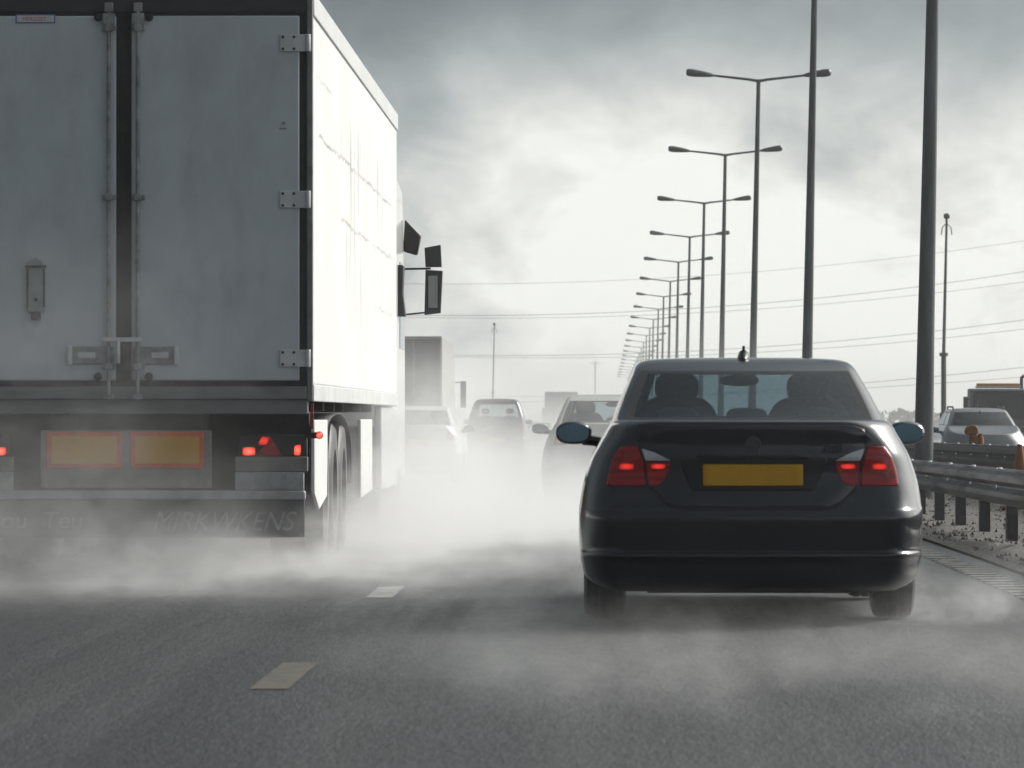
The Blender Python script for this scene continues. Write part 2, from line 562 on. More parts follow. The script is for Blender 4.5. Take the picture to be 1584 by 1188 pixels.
def asphalt_mat():
    m = bpy.data.materials.new('wet_asphalt')
    m.use_nodes = True
    nt = m.node_tree
    b = nt.nodes['Principled BSDF']
    k = NT(nt)
    tc = k.n('ShaderNodeTexCoord')
    P = tc.outputs['Object']
    agg = k.noise(P, 55, 4, 0.7)
    vor = k.n('ShaderNodeTexVoronoi')
    vor.inputs['Scale'].default_value = 75
    k.l(P, vor.inputs['Vector'])
    big = k.noise(k.mapping(P, (1.4, 0.12, 1)), 1.3, 6, 0.6)
    pat = k.noise(k.mapping(P, (0.7, 0.25, 1)), 0.8, 4, 0.5)
    c = k.mix(k.ramp(agg, 0.3, 0.72), (0.014, 0.016, 0.019), (0.085, 0.09, 0.097))
    c = k.mix(k.ramp(big, 0.38, 0.62, 0, 0.8), c, (0.016, 0.018, 0.021))
    k.l(c, b.inputs['Base Color'])
    blot = k.noise(k.mapping(P, (1, .22, 1)), 16, 4, 0.75)
    c2 = k.mix(k.ramp(blot, 0.38, 0.66, 0, 0.6), c, (0.012, 0.013, 0.015))
    k.l(c2, b.inputs['Base Color'])
    r = k.math('MULTIPLY_ADD', big, 0.30, k.math('MULTIPLY_ADD', pat, 0.30, 0.10))
    r = k.math('MULTIPLY_ADD', blot, 0.25, k.math('SUBTRACT', r, 0.08))
    r = k.math('MULTIPLY_ADD', agg, 0.2, r)
    b.inputs['Specular IOR Level'].default_value = 0.6
    trk = k.ramp(k.noise(k.mapping(P, (1.5, .02, 1)), 1.0, 4, .6), 0.42, 0.60)
    r = k.math('MULTIPLY_ADD', trk, -0.17, k.math('ADD', r, 0.05))
    c3 = k.mix(k.math('MULTIPLY', trk, 0.55), c2, (0.010, 0.012, 0.015))
    k.l(c3, b.inputs['Base Color'])
    k.l(r, b.inputs['Roughness'])
    h = k.math('MULTIPLY_ADD', vor.outputs['Distance'], -0.6, agg)
    h = k.math('MULTIPLY_ADD', blot, 2.2, h)
    bp = k.n('ShaderNodeBump')
    bp.inputs['Strength'].default_value = 0.6
    bp.inputs['Distance'].default_value = 0.012
    k.l(h, bp.inputs['Height'])
    k.l(bp.outputs[0], b.inputs['Normal'])
    return m


def verge_mat():
    m = bpy.data.materials.new('verge_grit')
    m.use_nodes = True
    nt = m.node_tree
    b = nt.nodes['Principled BSDF']
    k = NT(nt)
    tc = k.n('ShaderNodeTexCoord')
    P = tc.outputs['Object']
    a = k.noise(P, 30, 6, 0.7)
    d = k.noise(P, 9, 5, 0.7, 0.4)
    c = k.mix(k.ramp(a, 0.35, 0.7), (0.07, 0.068, 0.063), (0.20, 0.195, 0.18))
    c = k.mix(k.ramp(d, 0.56, 0.62), c, (0.05, 0.048, 0.045))
    k.l(c, b.inputs['Base Color'])
    b.inputs['Roughness'].default_value = 0.8
    bp = k.n('ShaderNodeBump')
    bp.inputs['Strength'].default_value = 0.8
    bp.inputs['Distance'].default_value = 0.03
    k.l(k.math('ADD', a, d), bp.inputs['Height'])
    k.l(bp.outputs[0], b.inputs['Normal'])
    return m


M['asphalt'] = asphalt_mat()
M['verge'] = verge_mat()
M['field'] = principled('field', (0.06, 0.065, 0.04), 0.9, spec=0.1, var=0.5, vscale=0.15)
M['line'] = principled('line', (0.26, 0.26, 0.25), 0.5, var=0.2, vscale=14, dirt=(0.06, 0.06, 0.062), dirt_amt=0.95, dscale=7, dstretch=(1, .5, 1))
M['line_worn'] = principled('line_worn', (0.105, 0.093, 0.072), 0.55, var=0.2, vscale=20, dirt=(0.04, 0.04, 0.04), dirt_amt=1.0, dscale=6, dstretch=(1, .5, 1))

YS = ysteps(-30, 1500)
tag(strip([-1800, -400, -60, -14, 20, 60, 400, 1800], [-200] + YS + [3000, 6000], -0.05, 'ground', M['field']), kind='structure')
tag(strip([-12, -8, -4, 0, 2.84], YS, 0.0, 'motorway_near_side', M['asphalt']), kind='structure')
tag(strip([5.9, 9, 13, 18.5], YS, 0.0, 'motorway_far_side', M['asphalt']), kind='structure')


def verge_z(x, y):
    return 0.05 + 0.035 * math.sin(x * 9 + y * 2.1) * math.sin(y * 1.3 + x * 3) + random.uniform(-0.02, 0.02) if 2.9 < x < 5.8 else 0.02


tag(strip([2.845, 2.95, 3.05, 3.2, 3.4, 3.7, 4.1, 4.5, 5.0, 5.5, 5.8, 5.89], [y * 0.5 for y in range(0, 240)] + ysteps(120, 1500), verge_z, 'central_reserve', M['verge']), kind='structure')


def dashes(name, X, y0, step, length, width, n, mat):
    mb = MB()
    for i in range(n):
        a = y0 + i * step
        ys = [a + length * q / 4 for q in range(5)]
        for q in range(4):
            l0 = X - width / 2 + random.uniform(-.006, .006)
            mb.add([(l0, ys[q], zr(ys[q]) + .004), (l0 + width, ys[q], zr(ys[q]) + .004), (l0 + width, ys[q + 1], zr(ys[q + 1]) + .004), (l0, ys[q + 1], zr(ys[q + 1]) + .004)], [(0, 1, 2, 3)])
    return tag(mb.build(name, mat, recalc=False), kind='structure')


dashes('lane_marking', -1.35, 29.7, 9.1, 2.0, 0.16, 50, M['line'])
dashes('lane_marking', -1.36, 20.2, 9.1, 2.0, 0.16, 1, M['line_worn'])
dashes('lane_marking', -5.0, 20.1, 9.1, 2.0, 0.16, 40, M['line'])
dashes('lane_marking', 9.7, 20.1, 9.1, 2.0, 0.16, 40, M['line'])
dashes('lane_marking', 13.4, 20.1, 9.1, 2.0, 0.16, 40, M['line'])
dashes('edge_line', -8.7, 10, 40, 40, 0.2, 10, M['line'])
dashes('edge_line', 6.2, 10, 40, 40, 0.2, 10, M['line'])
mb = MB()                      # ribbed edge line on the right
for i in range(450):
    y = 5 + i * 0.5
    z = zr(y)
    mb.box(2.47, 2.67, y, y + 0.16, z + 0.002, z + 0.012)
tag(mb.build('edge_line', M['line']), kind='structure')
mb = MB()
for i in range(60):
    y0, y1 = 5 + i * 5, 10 + i * 5
    mb.add([(2.47, y0, zr(y0) + .0045), (2.67, y0, zr(y0) + .0045), (2.67, y1, zr(y1) + .0045), (2.47, y1, zr(y1) + .0045)], [(0, 1, 2, 3)])
tag(mb.build('edge_line', principled('line_base', (0.16, 0.16, 0.155), 0.55, var=0.3, vscale=15), recalc=False), kind='structure')

# grit and tufts lying on the central reserve
mb = MB()
for i in range(5200):
    y = 28 + 70 * random.random() ** 1.4
    x = random.uniform(2.9, 5.6)
    s = random.choice((0.012, 0.018, 0.03)) * random.uniform(0.6, 1.3)
    z = zr(y) + 0.06
    a = random.random() * 6.28
    vs = [(x + s * math.cos(a + q * 2.09), y + s * math.sin(a + q * 2.09), z - .02) for q in range(3)] + [(x + random.uniform(-s, s) * .5, y, z + s * random.uniform(.2, .8))]
    mb.add(vs, [(0, 1, 3), (1, 2, 3), (2, 0, 3)])
tag(mb.build('grit', principled('grit_stone', (0.07, 0.067, 0.06), 0.8, var=0.5, vscale=0.9)), 'loose stones and dead tufts along the central reserve', 'grit', kind='stuff')

# ------------------------------------------------------------------ crash barriers
def barrier(X, face, y0, y1, first, label, step=3.05, rail_m='zinc'):
    root = empty('crash_barrier', (X, y0, zr(y0)))
    prof = [(0, .31), (.028, .30), (.03, .285), (.078, .255), (.082, .22), (.082, .20), (.03, .165), (.026, .155), (.03, .145), (.082, .11), (.082, .075), (.078, .05), (.03, .015), (.028, 0), (0, 0)]
    mb = MB()
    ys = ysteps(0, y1 - y0)
    n = len(prof)
    vs = []
    for y in ys:
        for (px, pz) in prof:
            vs.append((face * px, y, .35 + pz + zr(y + y0) - zr(y0)))
    fs = [(j * n + i, j * n + (i + 1) % n, (j + 1) * n + (i + 1) % n, (j + 1) * n + i) for j in range(len(ys) - 1) for i in range(n)]
    mb.add(vs, fs)
    rail = mb.build('rail', M[rail_m], root, sharp=50)
    bmesh_b = MB()
    bmesh_b.lathe([(0, 0.0), (0, .026), (.014, .022), (.02, 0.0)], (0, 0, 0), 'z', 8)
    bolt0 = bmesh_b.build('bolt', M['chrome'], None)
    bdata = bolt0.data
    bpy.data.objects.remove(bolt0)
    y = first
    k = 0
    while y < y1 and k < 95:
        p = MB()
        zz = zr(y) - zr(y0)
        xa, xb = -face * .012, -face * .112
        p.box(min(xa, xb), max(xa, xb), y - y0 - .06, y - y0 + .06, zz - .1, .62 + zz)
        po = p.build('post', M['zinc_dark'], root, bevel=.008)
        if k < 30:
            for (bx, bz, ry, dy) in ((face * .05, .655, 0, -.1), (face * .055, .50, face * 1.57, 0)):
                bo_ = bpy.data.objects.new('bolt', bdata)
                COL.objects.link(bo_)
                bo_.parent = po
                bo_.location = (bx, y - y0 + dy, bz + zz)
                bo_.rotation_euler = (0, ry, 0)
        y += step
        k += 1
    return tag(root, label, 'barrier')


barrier(3.40, -1, 8, 330, 8.9, 'steel crash barrier with dark posts along the right edge of the near carriageway')
barrier(5.35, -1, 15, 330, 17.1, 'dark steel crash barrier behind the lamp posts, carrying the orange warning lamp', rail_m='zinc_dark').location.z += .125

# ------------------------------------------------------------------ lamp posts
def make_lamp():
    root = empty('lamp_post')
    H, lean = 11.4, 0.23
    p = MB()
    p.tube([(0, 0, -.3), (0.005, 0, .25)], [.15, .15], 20)
    p.tube([(0.005, 0, .25), (lean * .25, 0, H * .25), (lean * .6, 0, H * .6), (lean, 0, H)], [.135, .112, .085, .06], 20)
    p.build('pole', M['lamp_pole'], root)
    for s in (-1, 1):
        a = MB()
        a.tube([(lean, 0, H - .05), (lean + s * .3, 0, H + .0), (lean + s * 1.42, 0, H + .125)], [.05, .042, .034], 10)
        arm = a.build('arm', M['lamp_pole'], root)
        l = MB()
        st = [(1.30, .035, .03), (1.42, .09, .07), (1.65, .14, .105), (1.95, .16, .135), (2.10, .14, .125), (2.15, .08, .08)]
        vs, fs = [], []
        for (t, wy, hz) in st:
            zc = H + .12 + (t - 1.4) * .10
            for j in range(12):
                q = 2 * math.pi * j / 12
                sn = math.sin(q)
                vs.append((lean + s * t, wy * math.cos(q), zc + (hz * sn if sn > 0 else hz * .75 * sn)))
        for i in range(len(st) - 1):
            for j in range(12):
                fs.append((i * 12 + j, i * 12 + (j + 1) % 12, (i + 1) * 12 + (j + 1) % 12, (i + 1) * 12 + j))
        fs += [tuple(range(12)), tuple(range(60, 72))]
        l.add(vs, fs)
        l.build('lantern', M['lantern'], root)
    return root


ORD = ['first', 'second', 'third', 'fourth', 'fifth', 'sixth', 'seventh', 'eighth', 'ninth', 'tenth', 'eleventh', 'twelfth', 'thirteenth', 'fourteenth', 'fifteenth', 'sixteenth', 'seventeenth', 'eighteenth', 'nineteenth', 'twentieth', 'twenty-first', 'twenty-second', 'twenty-third', 'twenty-fourth']
proto = make_lamp()
for i in range(24):
    o = proto if i == 0 else copy_tree(proto)
    d = 68 + 40 * i
    o.location = (4.33, d, zr(d))
    o.rotation_euler = (R(random.uniform(-.2, .2)), R(random.uniform(-.12, .12)) if i > 2 else 0, R(random.uniform(-4, 4)))
    if i == 0:
        lab = 'nearest and thickest lamp post, just right of the dark saloon, its head above the frame'
    elif i == 1:
        lab = 'second nearest lamp post, rising behind the dark saloon roof with its head out of frame'
    elif i == 2:
        lab = 'tallest lamp post whose two arms and lanterns can both be seen'
    else:
        lab = f'{ORD[i]} twin-armed lamp post counted from the near end of the central row'
    tag(o, lab, 'lamp post', 'twin-armed lamp posts along the central reserve')

# ------------------------------------------------------------------ cars
def rrect(w, r, f, cxr, cyr, cxf, cyf, bowr, bowf, N):
    """half outline of a rounded plan shape, rear centre -> right side -> front centre; returns points and segment ids"""
    nr, nc, ns = N
    pts, seg = [], []
    for i in range(nr):
        x = (w - cxr) * i / nr
        pts.append((x, r + bowr * (x / w) ** 2)); seg.append('rear')
    for i in range(nc):
        a = math.pi / 2 * i / nc
        x = w - cxr + cxr * math.sin(a)
        pts.append((x, r + bowr * (x / w) ** 2 * math.cos(a) + (cyr) * (1 - math.cos(a)))); seg.append('rc')
    for i in range(ns):
        y = r + cyr + (f - cyf - r - cyr) * i / ns
        t = i / ns
        pts.append((w * (1 - .0 * t), y)); seg.append('side')
    for i in range(nc):
        a = math.pi / 2 * i / nc
        x = w - cxf + cxf * math.cos(a)
        pts.append((x, f - cyf + cyf * math.sin(a) - bowf * (x / w) ** 2 * math.sin(a))); seg.append('fc')
    for i in range(nr + 1):
        x = (w - cxf) * (1 - i / nr)
        pts.append((x, f - bowf * (x / w) ** 2)); seg.append('front')
    return pts, seg


def interp_levels(levels, sub):
    """Catmull-Rom through the level table"""
    L = np.array(levels, float)
    out = []
    n = len(L)
    for i in range(n - 1):
        p0, p1, p2, p3 = L[max(i - 1, 0)], L[i], L[i + 1], L[min(i + 2, n - 1)]
        for q in range(sub):
            t = q / sub
            # tension keeps the creases
            m1, m2 = (p2 - p0) * .35, (p3 - p1) * .35
            h = (2 * t**3 - 3 * t**2 + 1) * p1 + (t**3 - 2 * t**2 + t) * m1 + (-2 * t**3 + 3 * t**2) * p2 + (t**3 - t**2) * m2
            out.append(h)
    out.append(L[-1])
    return out


def boolean_cut(obj, cutters):
    for c in cutters:
        md = obj.modifiers.new('cut', 'BOOLEAN')
        md.operation = 'DIFFERENCE'
        md.solver = 'EXACT'
        md.object = c
    dg = bpy.context.evaluated_depsgraph_get()
    me = bpy.data.meshes.new_from_object(obj.evaluated_get(dg))
    obj.modifiers.clear()
    old = obj.data
    obj.data = me
    bpy.data.meshes.remove(old)
    for c in cutters:
        bpy.data.objects.remove(c)
    me.polygons.foreach_set('use_smooth', [True] * len(me.polygons))
    me.set_sharp_from_angle(angle=R(38))


def wheel(parent, x, y, r=.315, w=.225, side=1, mat=None, rim=.63, n=36):
    t = MB()
    h = w / 2
    ri = r * rim
    t.lathe([(-h * .8, ri), (-h, ri + .02), (-h, r - .05), (-h * .86, r - .012), (-h * .6, r), (-h * .3, r), (-h * .27, r - .007), (-h * .2, r - .007), (-h * .17, r), (h * .17, r), (h * .2, r - .007), (h * .27, r - .007), (h * .3, r), (h * .6, r), (h * .86, r - .012), (h, r - .05), (h, ri + .02), (h * .8, ri)], (0, 0, 0), 'x', n)
    wh = t.build('wheel', mat or M['tyre_wet'], parent, sharp=40, loc=(x, y, r))
    q = MB()
    q.lathe([(-h * .7, ri), (side * h * .3, ri * .97), (side * h * .75, ri * .96), (side * h * .8, ri)], (0, 0, 0), 'x', n)
    for i in range(10):
        a = 2 * math.pi * i / 10
        c, s_ = math.cos(a), math.sin(a)
        q.tube([(side * h * .72, c * .05, s_ * .05), (side * h * .66, c * ri, s_ * ri)], [.024, .018], 6)
    q.lathe([(side * h * .4, .07), (side * h * .82, .06), (side * h * .86, 0.001)], (0, 0, 0), 'x', 16)
    q.build('rim', M['alloy'], wh)
    return wh


def bvh_of(objs):
    vs, fs = [], []
    for o in objs:
        k = len(vs)
        vs += [v.co.copy() for v in o.data.vertices]
        fs += [[k + i for i in p.vertices] for p in o.data.polygons]
    return BVHTree.FromPolygons(vs, fs)


def resample(poly, step=.02):
    out = []
    n = len(poly)
    for i in range(n):
        a, b = poly[i], poly[(i + 1) % n]
        L = math.dist(a, b)
        k = max(1, int(L / step))
        out += [(a[0] + (b[0] - a[0]) * q / k, a[1] + (b[1] - a[1]) * q / k) for q in range(k)]
    return out


def roundpoly(poly, rad=.015, n=4):
    out = []
    m = len(poly)
    for i in range(m):
        p = Vector(poly[i]); a = Vector(poly[i - 1]); b = Vector(poly[(i + 1) % m])
        ra = min(rad, (a - p).length * .45, (b - p).length * .45)
        p0 = p + (a - p).normalized() * ra
        p1 = p + (b - p).normalized() * ra
        for q in range(n + 1):
            t = q / n
            out.append(tuple((1 - t) ** 2 * p0 + 2 * t * (1 - t) * p + t * t * p1))
    return out


def patch(name, bvh, poly, mat, parent, lift=.012, front=False, rad=.015, rings=(1.0, .985, .95, .8, .55, .28), flat=False, ridx=None, edge=.006):
    """a lens or panel that follows the body: outline given in x,z, laid on the surface seen from the rear (or front)"""
    poly = resample(roundpoly(poly, rad) if rad else poly)
    cx = sum(p[0] for p in poly) / len(poly)
    cz = sum(p[1] for p in poly) / len(poly)
    sgn = 1 if front else -1
    def hit(x, z):
        h = bvh.ray_cast(Vector((x, 20 if front else -20, z)), Vector((0, -sgn * 1.0, 0)))
        return h[0].y if h[0] is not None else None
    base = hit(cx, cz) or 0
    vs, fs = [], []
    n = len(poly)
    fz = None
    if flat:
        allh = [hit(*p) for p in poly] + [base]
        allh = [h for h in allh if h is not None]
        fz = max(allh) if front else min(allh)
    for k, s in enumerate(rings):
        off = (-edge, lift * .6, lift, lift, lift, lift)[min(k, 5)]
        for (x, z) in poly:
            xx, zz = cx + (x - cx) * s, cz + (z - cz) * s
            h = fz if flat else hit(xx, zz)
            if h is None:
                h = base
            vs.append((xx, h + sgn * off, zz))
    vs.append((cx, (fz if flat else base) + sgn * lift, cz))
    for k in range(len(rings) - 1):
        for i in range(n):
            fs.append((k * n + i, k * n + (i + 1) % n, (k + 1) * n + (i + 1) % n, (k + 1) * n + i))
    c = len(vs) - 1
    o = (len(rings) - 1) * n
    fs += [(o + i, o + (i + 1) % n, c) for i in range(n)]
    return MB().add(vs, fs).build(name, mat, parent, sharp=50)


def ribbon(name, bvh, pts, width, mat, parent, lift=.002, front=False):
    """thin strip that follows the body along a line of x,z points"""
    sgn = 1 if front else -1
    P = []
    for a, b in zip(pts[:-1], pts[1:]):
        k = max(1, int(math.dist(a, b) / .015))
        P += [(a[0] + (b[0] - a[0]) * q / k, a[1] + (b[1] - a[1]) * q / k) for q in range(k)]
    P.append(pts[-1])
    vs, fs = [], []
    last = 0
    for i, p in enumerate(P):
        a, b = Vector(P[max(i - 1, 0)]), Vector(P[min(i + 1, len(P) - 1)])
        t = (b - a).normalized()
        nn = Vector((-t.y, t.x)) * width / 2
        for s in (-1, 1):
            x, z = p[0] + s * nn.x, p[1] + s * nn.y
            h = bvh.ray_cast(Vector((x, 20 if front else -20, z)), Vector((0, -sgn * 1.0, 0)))
            y = h[0].y if h[0] is not None else last
            last = y
            vs.append((x, y + sgn * lift, z))
    fs = [(2 * i, 2 * i + 1, 2 * i + 3, 2 * i + 2) for i in range(len(P) - 1)]
    return MB().add(vs, fs).build(name, mat, parent, recalc=False)


SALOON = [  # z, half width, rear, front, corner xr, yr, xf, yf
    (.17, .78, .16, 4.30, .12, .30, .25, .35),
    (.20, .84, .07, 4.42, .17, .464, .28, .40),
    (.25, .885, .035, 4.50, .18, .50, .30, .45),
    (.33, .905, .022, 4.52, .18, .54, .32, .50),
    (.352, .907, .000, 4.52, .18, .55, .32, .50),
    (.372, .909, .000, 4.52, .18, .55, .32, .50),
    (.388, .91, .022, 4.52, .18, .55, .32, .50),
    (.47, .915, .012, 4.52, .18, .56, .33, .50),
    (.56, .915, .004, 4.51, .18, .56, .33, .52),
    (.598, .914, .016, 4.50, .18, .56, .33, .52),
    (.612, .912, .028, 4.50, .18, .56, .33, .52),
    (.66, .905, .050, 4.49, .18, .54, .33, .52),
    (.74, .890, .066, 4.47, .18, .52, .33, .54),
    (.80, .872, .070, 4.45, .18, .50, .34, .55),
    (.88, .842, .066, 4.43, .17, .466, .34, .55),
    (.95, .805, .072, 4.40, .17, .464, .34, .55),
    (1.00, .775, .064, 4.38, .20, .46, .34, .55),
    (1.04, .752, .064, 4.36, .22, .46, .34, .55),
    (1.060, .732, .075, 4.35, .24, .46, .34, .55),
    (1.071, .705, .110, 4.33, .24, .44, .34, .55),
    (1.068, .675, .16, 4.30, .22, .40, .34, .55),
]
SALOON_GH = [  # z, half width, rear, front, corner xr, yr, xf, yf
    (1.035, .745, .70, 3.46, .075, .26, .16, .45),
    (1.065, .735, .78, 3.40, .07, .24, .15, .42),
    (1.12, .715, .93, 3.28, .065, .22, .14, .38),
    (1.20, .682, 1.12, 3.10, .06, .20, .13, .34),
    (1.28, .645, 1.31, 2.90, .055, .19, .12, .30),
    (1.335, .618, 1.45, 2.74, .05, .18, .11, .28),
    (1.362, .602, 1.54, 2.66, .05, .18, .11, .28),
    (1.385, .578, 1.64, 2.60, .07, .2, .12, .28),
    (1.402, .52, 1.78, 2.48, .10, .2, .14, .28),
    (1.412, .36, 1.96, 2.34, .16, .1, .14, .1),
]


def make_car(name, paint, lower=SALOON, gh=SALOON_GH, win=(1, 5), sx=1.0, sz=1.0, sy=1.0, style='saloon', glass_m=None,
             lamps=None, plate=None, lit=False, mirror_glass=None, detail=True, driver_side=1, wheel_r=.318, hood_k=.42):
    root = empty(name)
    glass_m = glass_m or M['glass']
    N = (16, 12, 30)
    lv = interp_levels(lower, 3 if detail else 1)
    L = max(l[3] for l in lower)
    zt = max(l[0] for l in lower)

    def warp(x, y, z):
        t = min(1, max(0, (y - L * .72) / (L * .28)))
        t = t * t * (3 - 2 * t)
        zz = z - hood_k * t * max(0, z - .55)
        if z > .5:      # crown over the boot and bonnet
            zz += 0.0
        return (x * sx, y * sy, zz * sz)

    verts, rows = [], []
    for l in lv:
        pts, seg = rrect(*l[1:4], *l[4:8], .045, .14, N)
        n = len(pts)
        row = []
        ring = [(p[0], p[1]) for p in pts] + [(-p[0], p[1]) for p in pts[1:-1][::-1]]
        for (x, y) in ring:
            row.append(len(verts))
            verts.append(warp(x, y, l[0]))
        rows.append(row)
    K = len(rows[0])
    n = len(pts)
    fs, ms = [], []
    for a, b in zip(rows[:-1], rows[1:]):
        for i in range(K):
            fs.append((a[i], a[(i + 1) % K], b[(i + 1) % K], b[i])); ms.append(0)
    for row, mi in ((rows[0], 1), (rows[-1], 0)):
        mir = lambda i: row[(K - i) % K]
        for i in range(n - 1):
            q = [row[i], row[i + 1], mir(i + 1), mir(i)]
            q2 = []
            for v in q:
                if v not in q2:
                    q2.append(v)
            yc = verts[row[i]][1] / sy
            inside = gh[0][2] + .12 < yc < gh[0][3] - .1
            fs.append(q2); ms.append(1 if (mi == 1 or inside) else 0)
    mb = MB()
    mb.v, mb.f, mb.m, mb.s = verts, [list(f) for f in fs], ms, []
    body = mb.build('body', [paint, M['trim']], root, sharp=38)
    wr = wheel_r
    ax = (.95 * sy, 3.72 * sy) if L > 4.4 else (.86 * sy, 3.5 * sy)
    cut = []
    for y in ax:
        for s in (-1, 1):
            c = MB()
            x0 = s * .60 * sx
            x1 = s * 1.1 * sx
            c.lathe([(0, wr + .055), (x1 - x0, wr + .055)], (x0, y, wr), 'x', 40)
            ob = c.build('cutter', M['trim'], None)
            bm = bmesh.new(); bm.from_mesh(ob.data)
            bmesh.ops.holes_fill(bm, edges=[e for e in bm.edges if e.is_boundary])
            bmesh.ops.recalc_face_normals(bm, faces=bm.faces)
            bm.to_mesh(ob.data); bm.free()
            cut.append(ob)
    boolean_cut(body, cut)
    # ---- cabin: pillars + roof, windows cut out along the same grid
    gl = interp_levels(gh, 3 if detail else 2)
    sub = 3 if detail else 2
    j0, j1 = win[0] * sub, win[1] * sub
    gv, grow = [], []
    for l in gl:
        pts, seg = rrect(*l[1:4], *l[4:8], .06, .10, N)
        row = []
        ring = [(p[0], p[1]) for p in pts] + [(-p[0], p[1]) for p in pts[1:-1][::-1]]
        for (x, y) in ring:
            row.append(len(gv))
            gv.append((x * sx, y * sy, l[0] * sz))
        grow.append(row)
    cls = {k: [] for k in ('cabin', 'seal', 'rear_window', 'windscreen', 'side_r', 'side_l', 'bp_r', 'bp_l')}
    nr, nc, ns = N
    ns_b = int(ns * .52)
    for j, (a, b) in enumerate(zip(grow[:-1], grow[1:])):
        for i in range(K):
            f = (a[i], a[(i + 1) % K], b[(i + 1) % K], b[i])
            h = i if i < n - 1 else K - 1 - i          # index on the half outline
            right = i < n - 1
            key = 'cabin'
            if j0 <= j < j1:
                edge = j in (j0, j1 - 1)
                if h < nr:
                    key = 'seal' if (edge or h >= nr - 1) else 'rear_window'
                elif nr + nc <= h < nr + nc + ns:
                    t = h - nr - nc
                    if t < (5 if style == 'saloon' else 1):
                        key = 'cabin'
                    elif edge or t == 5 or t >= ns - 1:
                        key = 'seal'
                    elif t in (ns_b, ns_b + 1):
                        key = 'bp_r' if right else 'bp_l'
                    else:
                        key = 'side_r' if right else 'side_l'
                elif h >= nr + 2 * nc + ns:
                    key = 'seal' if (edge or h <= nr + 2 * nc + ns) else 'windscreen'
            cls[key].append(f)
    row = grow[-1]
    for i in range(n - 1):
        q = []
        for v in (row[i], row[i + 1], row[(K - i - 1) % K], row[(K - i) % K]):
            if v not in q:
                q.append(v)
        cls['cabin'].append(q)

    def sect(keys, nm, mat, par=root):
        used = {}
        vs, ff = [], []
        for kk in keys:
            for f in cls[kk]:
                g = []
                for v in f:
                    if v not in used:
                        used[v] = len(vs); vs.append(gv[v])
                    g.append(used[v])
                ff.append(g)
        return MB().add(vs, ff).build(nm, mat, par, sharp=45, recalc=False)
    sect(['cabin'], 'roof', paint)
    sect(['seal', 'bp_r', 'bp_l'], 'window_seal', M['trim'])
    sect(['rear_window'], 'rear_window', glass_m)
    sect(['windscreen'], 'windscreen', glass_m)
    sect(['side_r'], 'side_window', glass_m)
    sect(['side_l'], 'side_window', glass_m)
    # ---- wheels
    for y in ax:
        for s in (-1, 1):
            wheel(root, s * .775 * sx, y, wr, .225, s)
    # ---- mirrors
    zm = .985 * sz if style == 'saloon' else .98 * sz
    for s in (-1, 1):
        q = MB()
        xm, ym = s * .955 * sx, 2.62 * sy
        q.ellipsoid((xm, ym, zm), (.105, .085, .066), 20, 12, p=.8)
        q.tube([(s * .80 * sx, ym + .05, zm - .05), (s * .90 * sx, ym + .03, zm - .035)], [.03, .035], 8)
        mo = q.build('door_mirror', paint if name != 'white_saloon' else M['trim'], root)
        g = MB()
        vs, ff = [], []
        for i in range(24):
            a = 2 * math.pi * i / 24
            c, s_ = math.cos(a), math.sin(a)
            vs.append((xm + .088 * math.copysign(abs(c) ** .8, c), ym - .088, zm + .052 * math.copysign(abs(s_) ** .8, s_)))
        vs2 = [(v[0], ym - .06, v[2]) for v in vs]
        g.add(vs + vs2, [tuple(range(24))] + [(i, (i + 1) % 24, 24 + (i + 1) % 24, 24 + i) for i in range(24)])
        g.build('mirror_glass', mirror_glass or M['mirror'], mo)
    bvh = bvh_of([body])
    # ---- tail lamps
    for s in (-1, 1):
        for (nm, poly, mt) in (lamps or []):
            P = [(s * x * sx, z * sz) for (x, z) in poly]
            patch(nm, bvh, P, M[mt], root, lift=.016 if mt != 'red_lit' else .018, rad=.012)
    # ---- number plate
    if plate:
        zc, w, h, mt = plate
        patch('number_plate', bvh, [(-w / 2, zc - h / 2), (w / 2, zc - h / 2), (w / 2, zc + h / 2), (-w / 2, zc + h / 2)], M[mt], root, lift=.012, rad=.008, flat=True, edge=.05)
    # ---- front: headlamps, grille, lower intake
    for s in (-1, 1):
        P = [(s * x * sx, z * sz) for (x, z) in ((.46, .60), (.70, .59), (.80, .62), (.80, .68), (.66, .685), (.48, .66))]
        patch('headlamp', bvh, P, M['lens_clear'], root, lift=.012, front=True, rad=.02)
    gp = [(-.36, .585), (.36, .585), (.40, .665), (-.40, .665)]
    patch('grille', bvh, [(x * sx, z * sz) for x, z in gp], M['trim'], root, lift=.01, front=True, rad=.02)
    gp = [(-.55, .27), (.55, .27), (.50, .40), (-.50, .40)]
    patch('air_intake', bvh, [(x * sx, z * sz) for x, z in gp], M['trim'], root, lift=.006, front=True, rad=.03)
    patch('number_plate', bvh, [(-.26, .44), (.26, .44), (.26, .55), (-.26, .55)], M['plate_white'], root, lift=.012, front=True, rad=.008, flat=True, edge=.05)
    # ---- seats
    roofz = gh[-1][0]
    for s in (-1, 1):
        q = MB()
        xs = s * .37 * sx
        q.ellipsoid((xs, 2.02 * sy, .90 * sz), (.245, .10, .30), 20, 12, p=.62)
        q.ellipsoid((xs, 2.00 * sy, 1.245 * sz), (.125, .055, .085), 16, 10, p=.7)
        q.tube([(xs - .05, 2.0 * sy, 1.15 * sz), (xs - .05, 2.0 * sy, 1.22 * sz)], .008, 6)
        q.tube([(xs + .05, 2.0 * sy, 1.15 * sz), (xs + .05, 2.0 * sy, 1.22 * sz)], .008, 6)
        q.build('seat', M['seat'], root)
    q = MB()
    y0 = 1.22 * sy if style == 'saloon' else 1.0 * sy
    q.ellipsoid((0, y0, .92 * sz), (.60 * sx, .09, .17 * sz), 24, 10, p=.5)
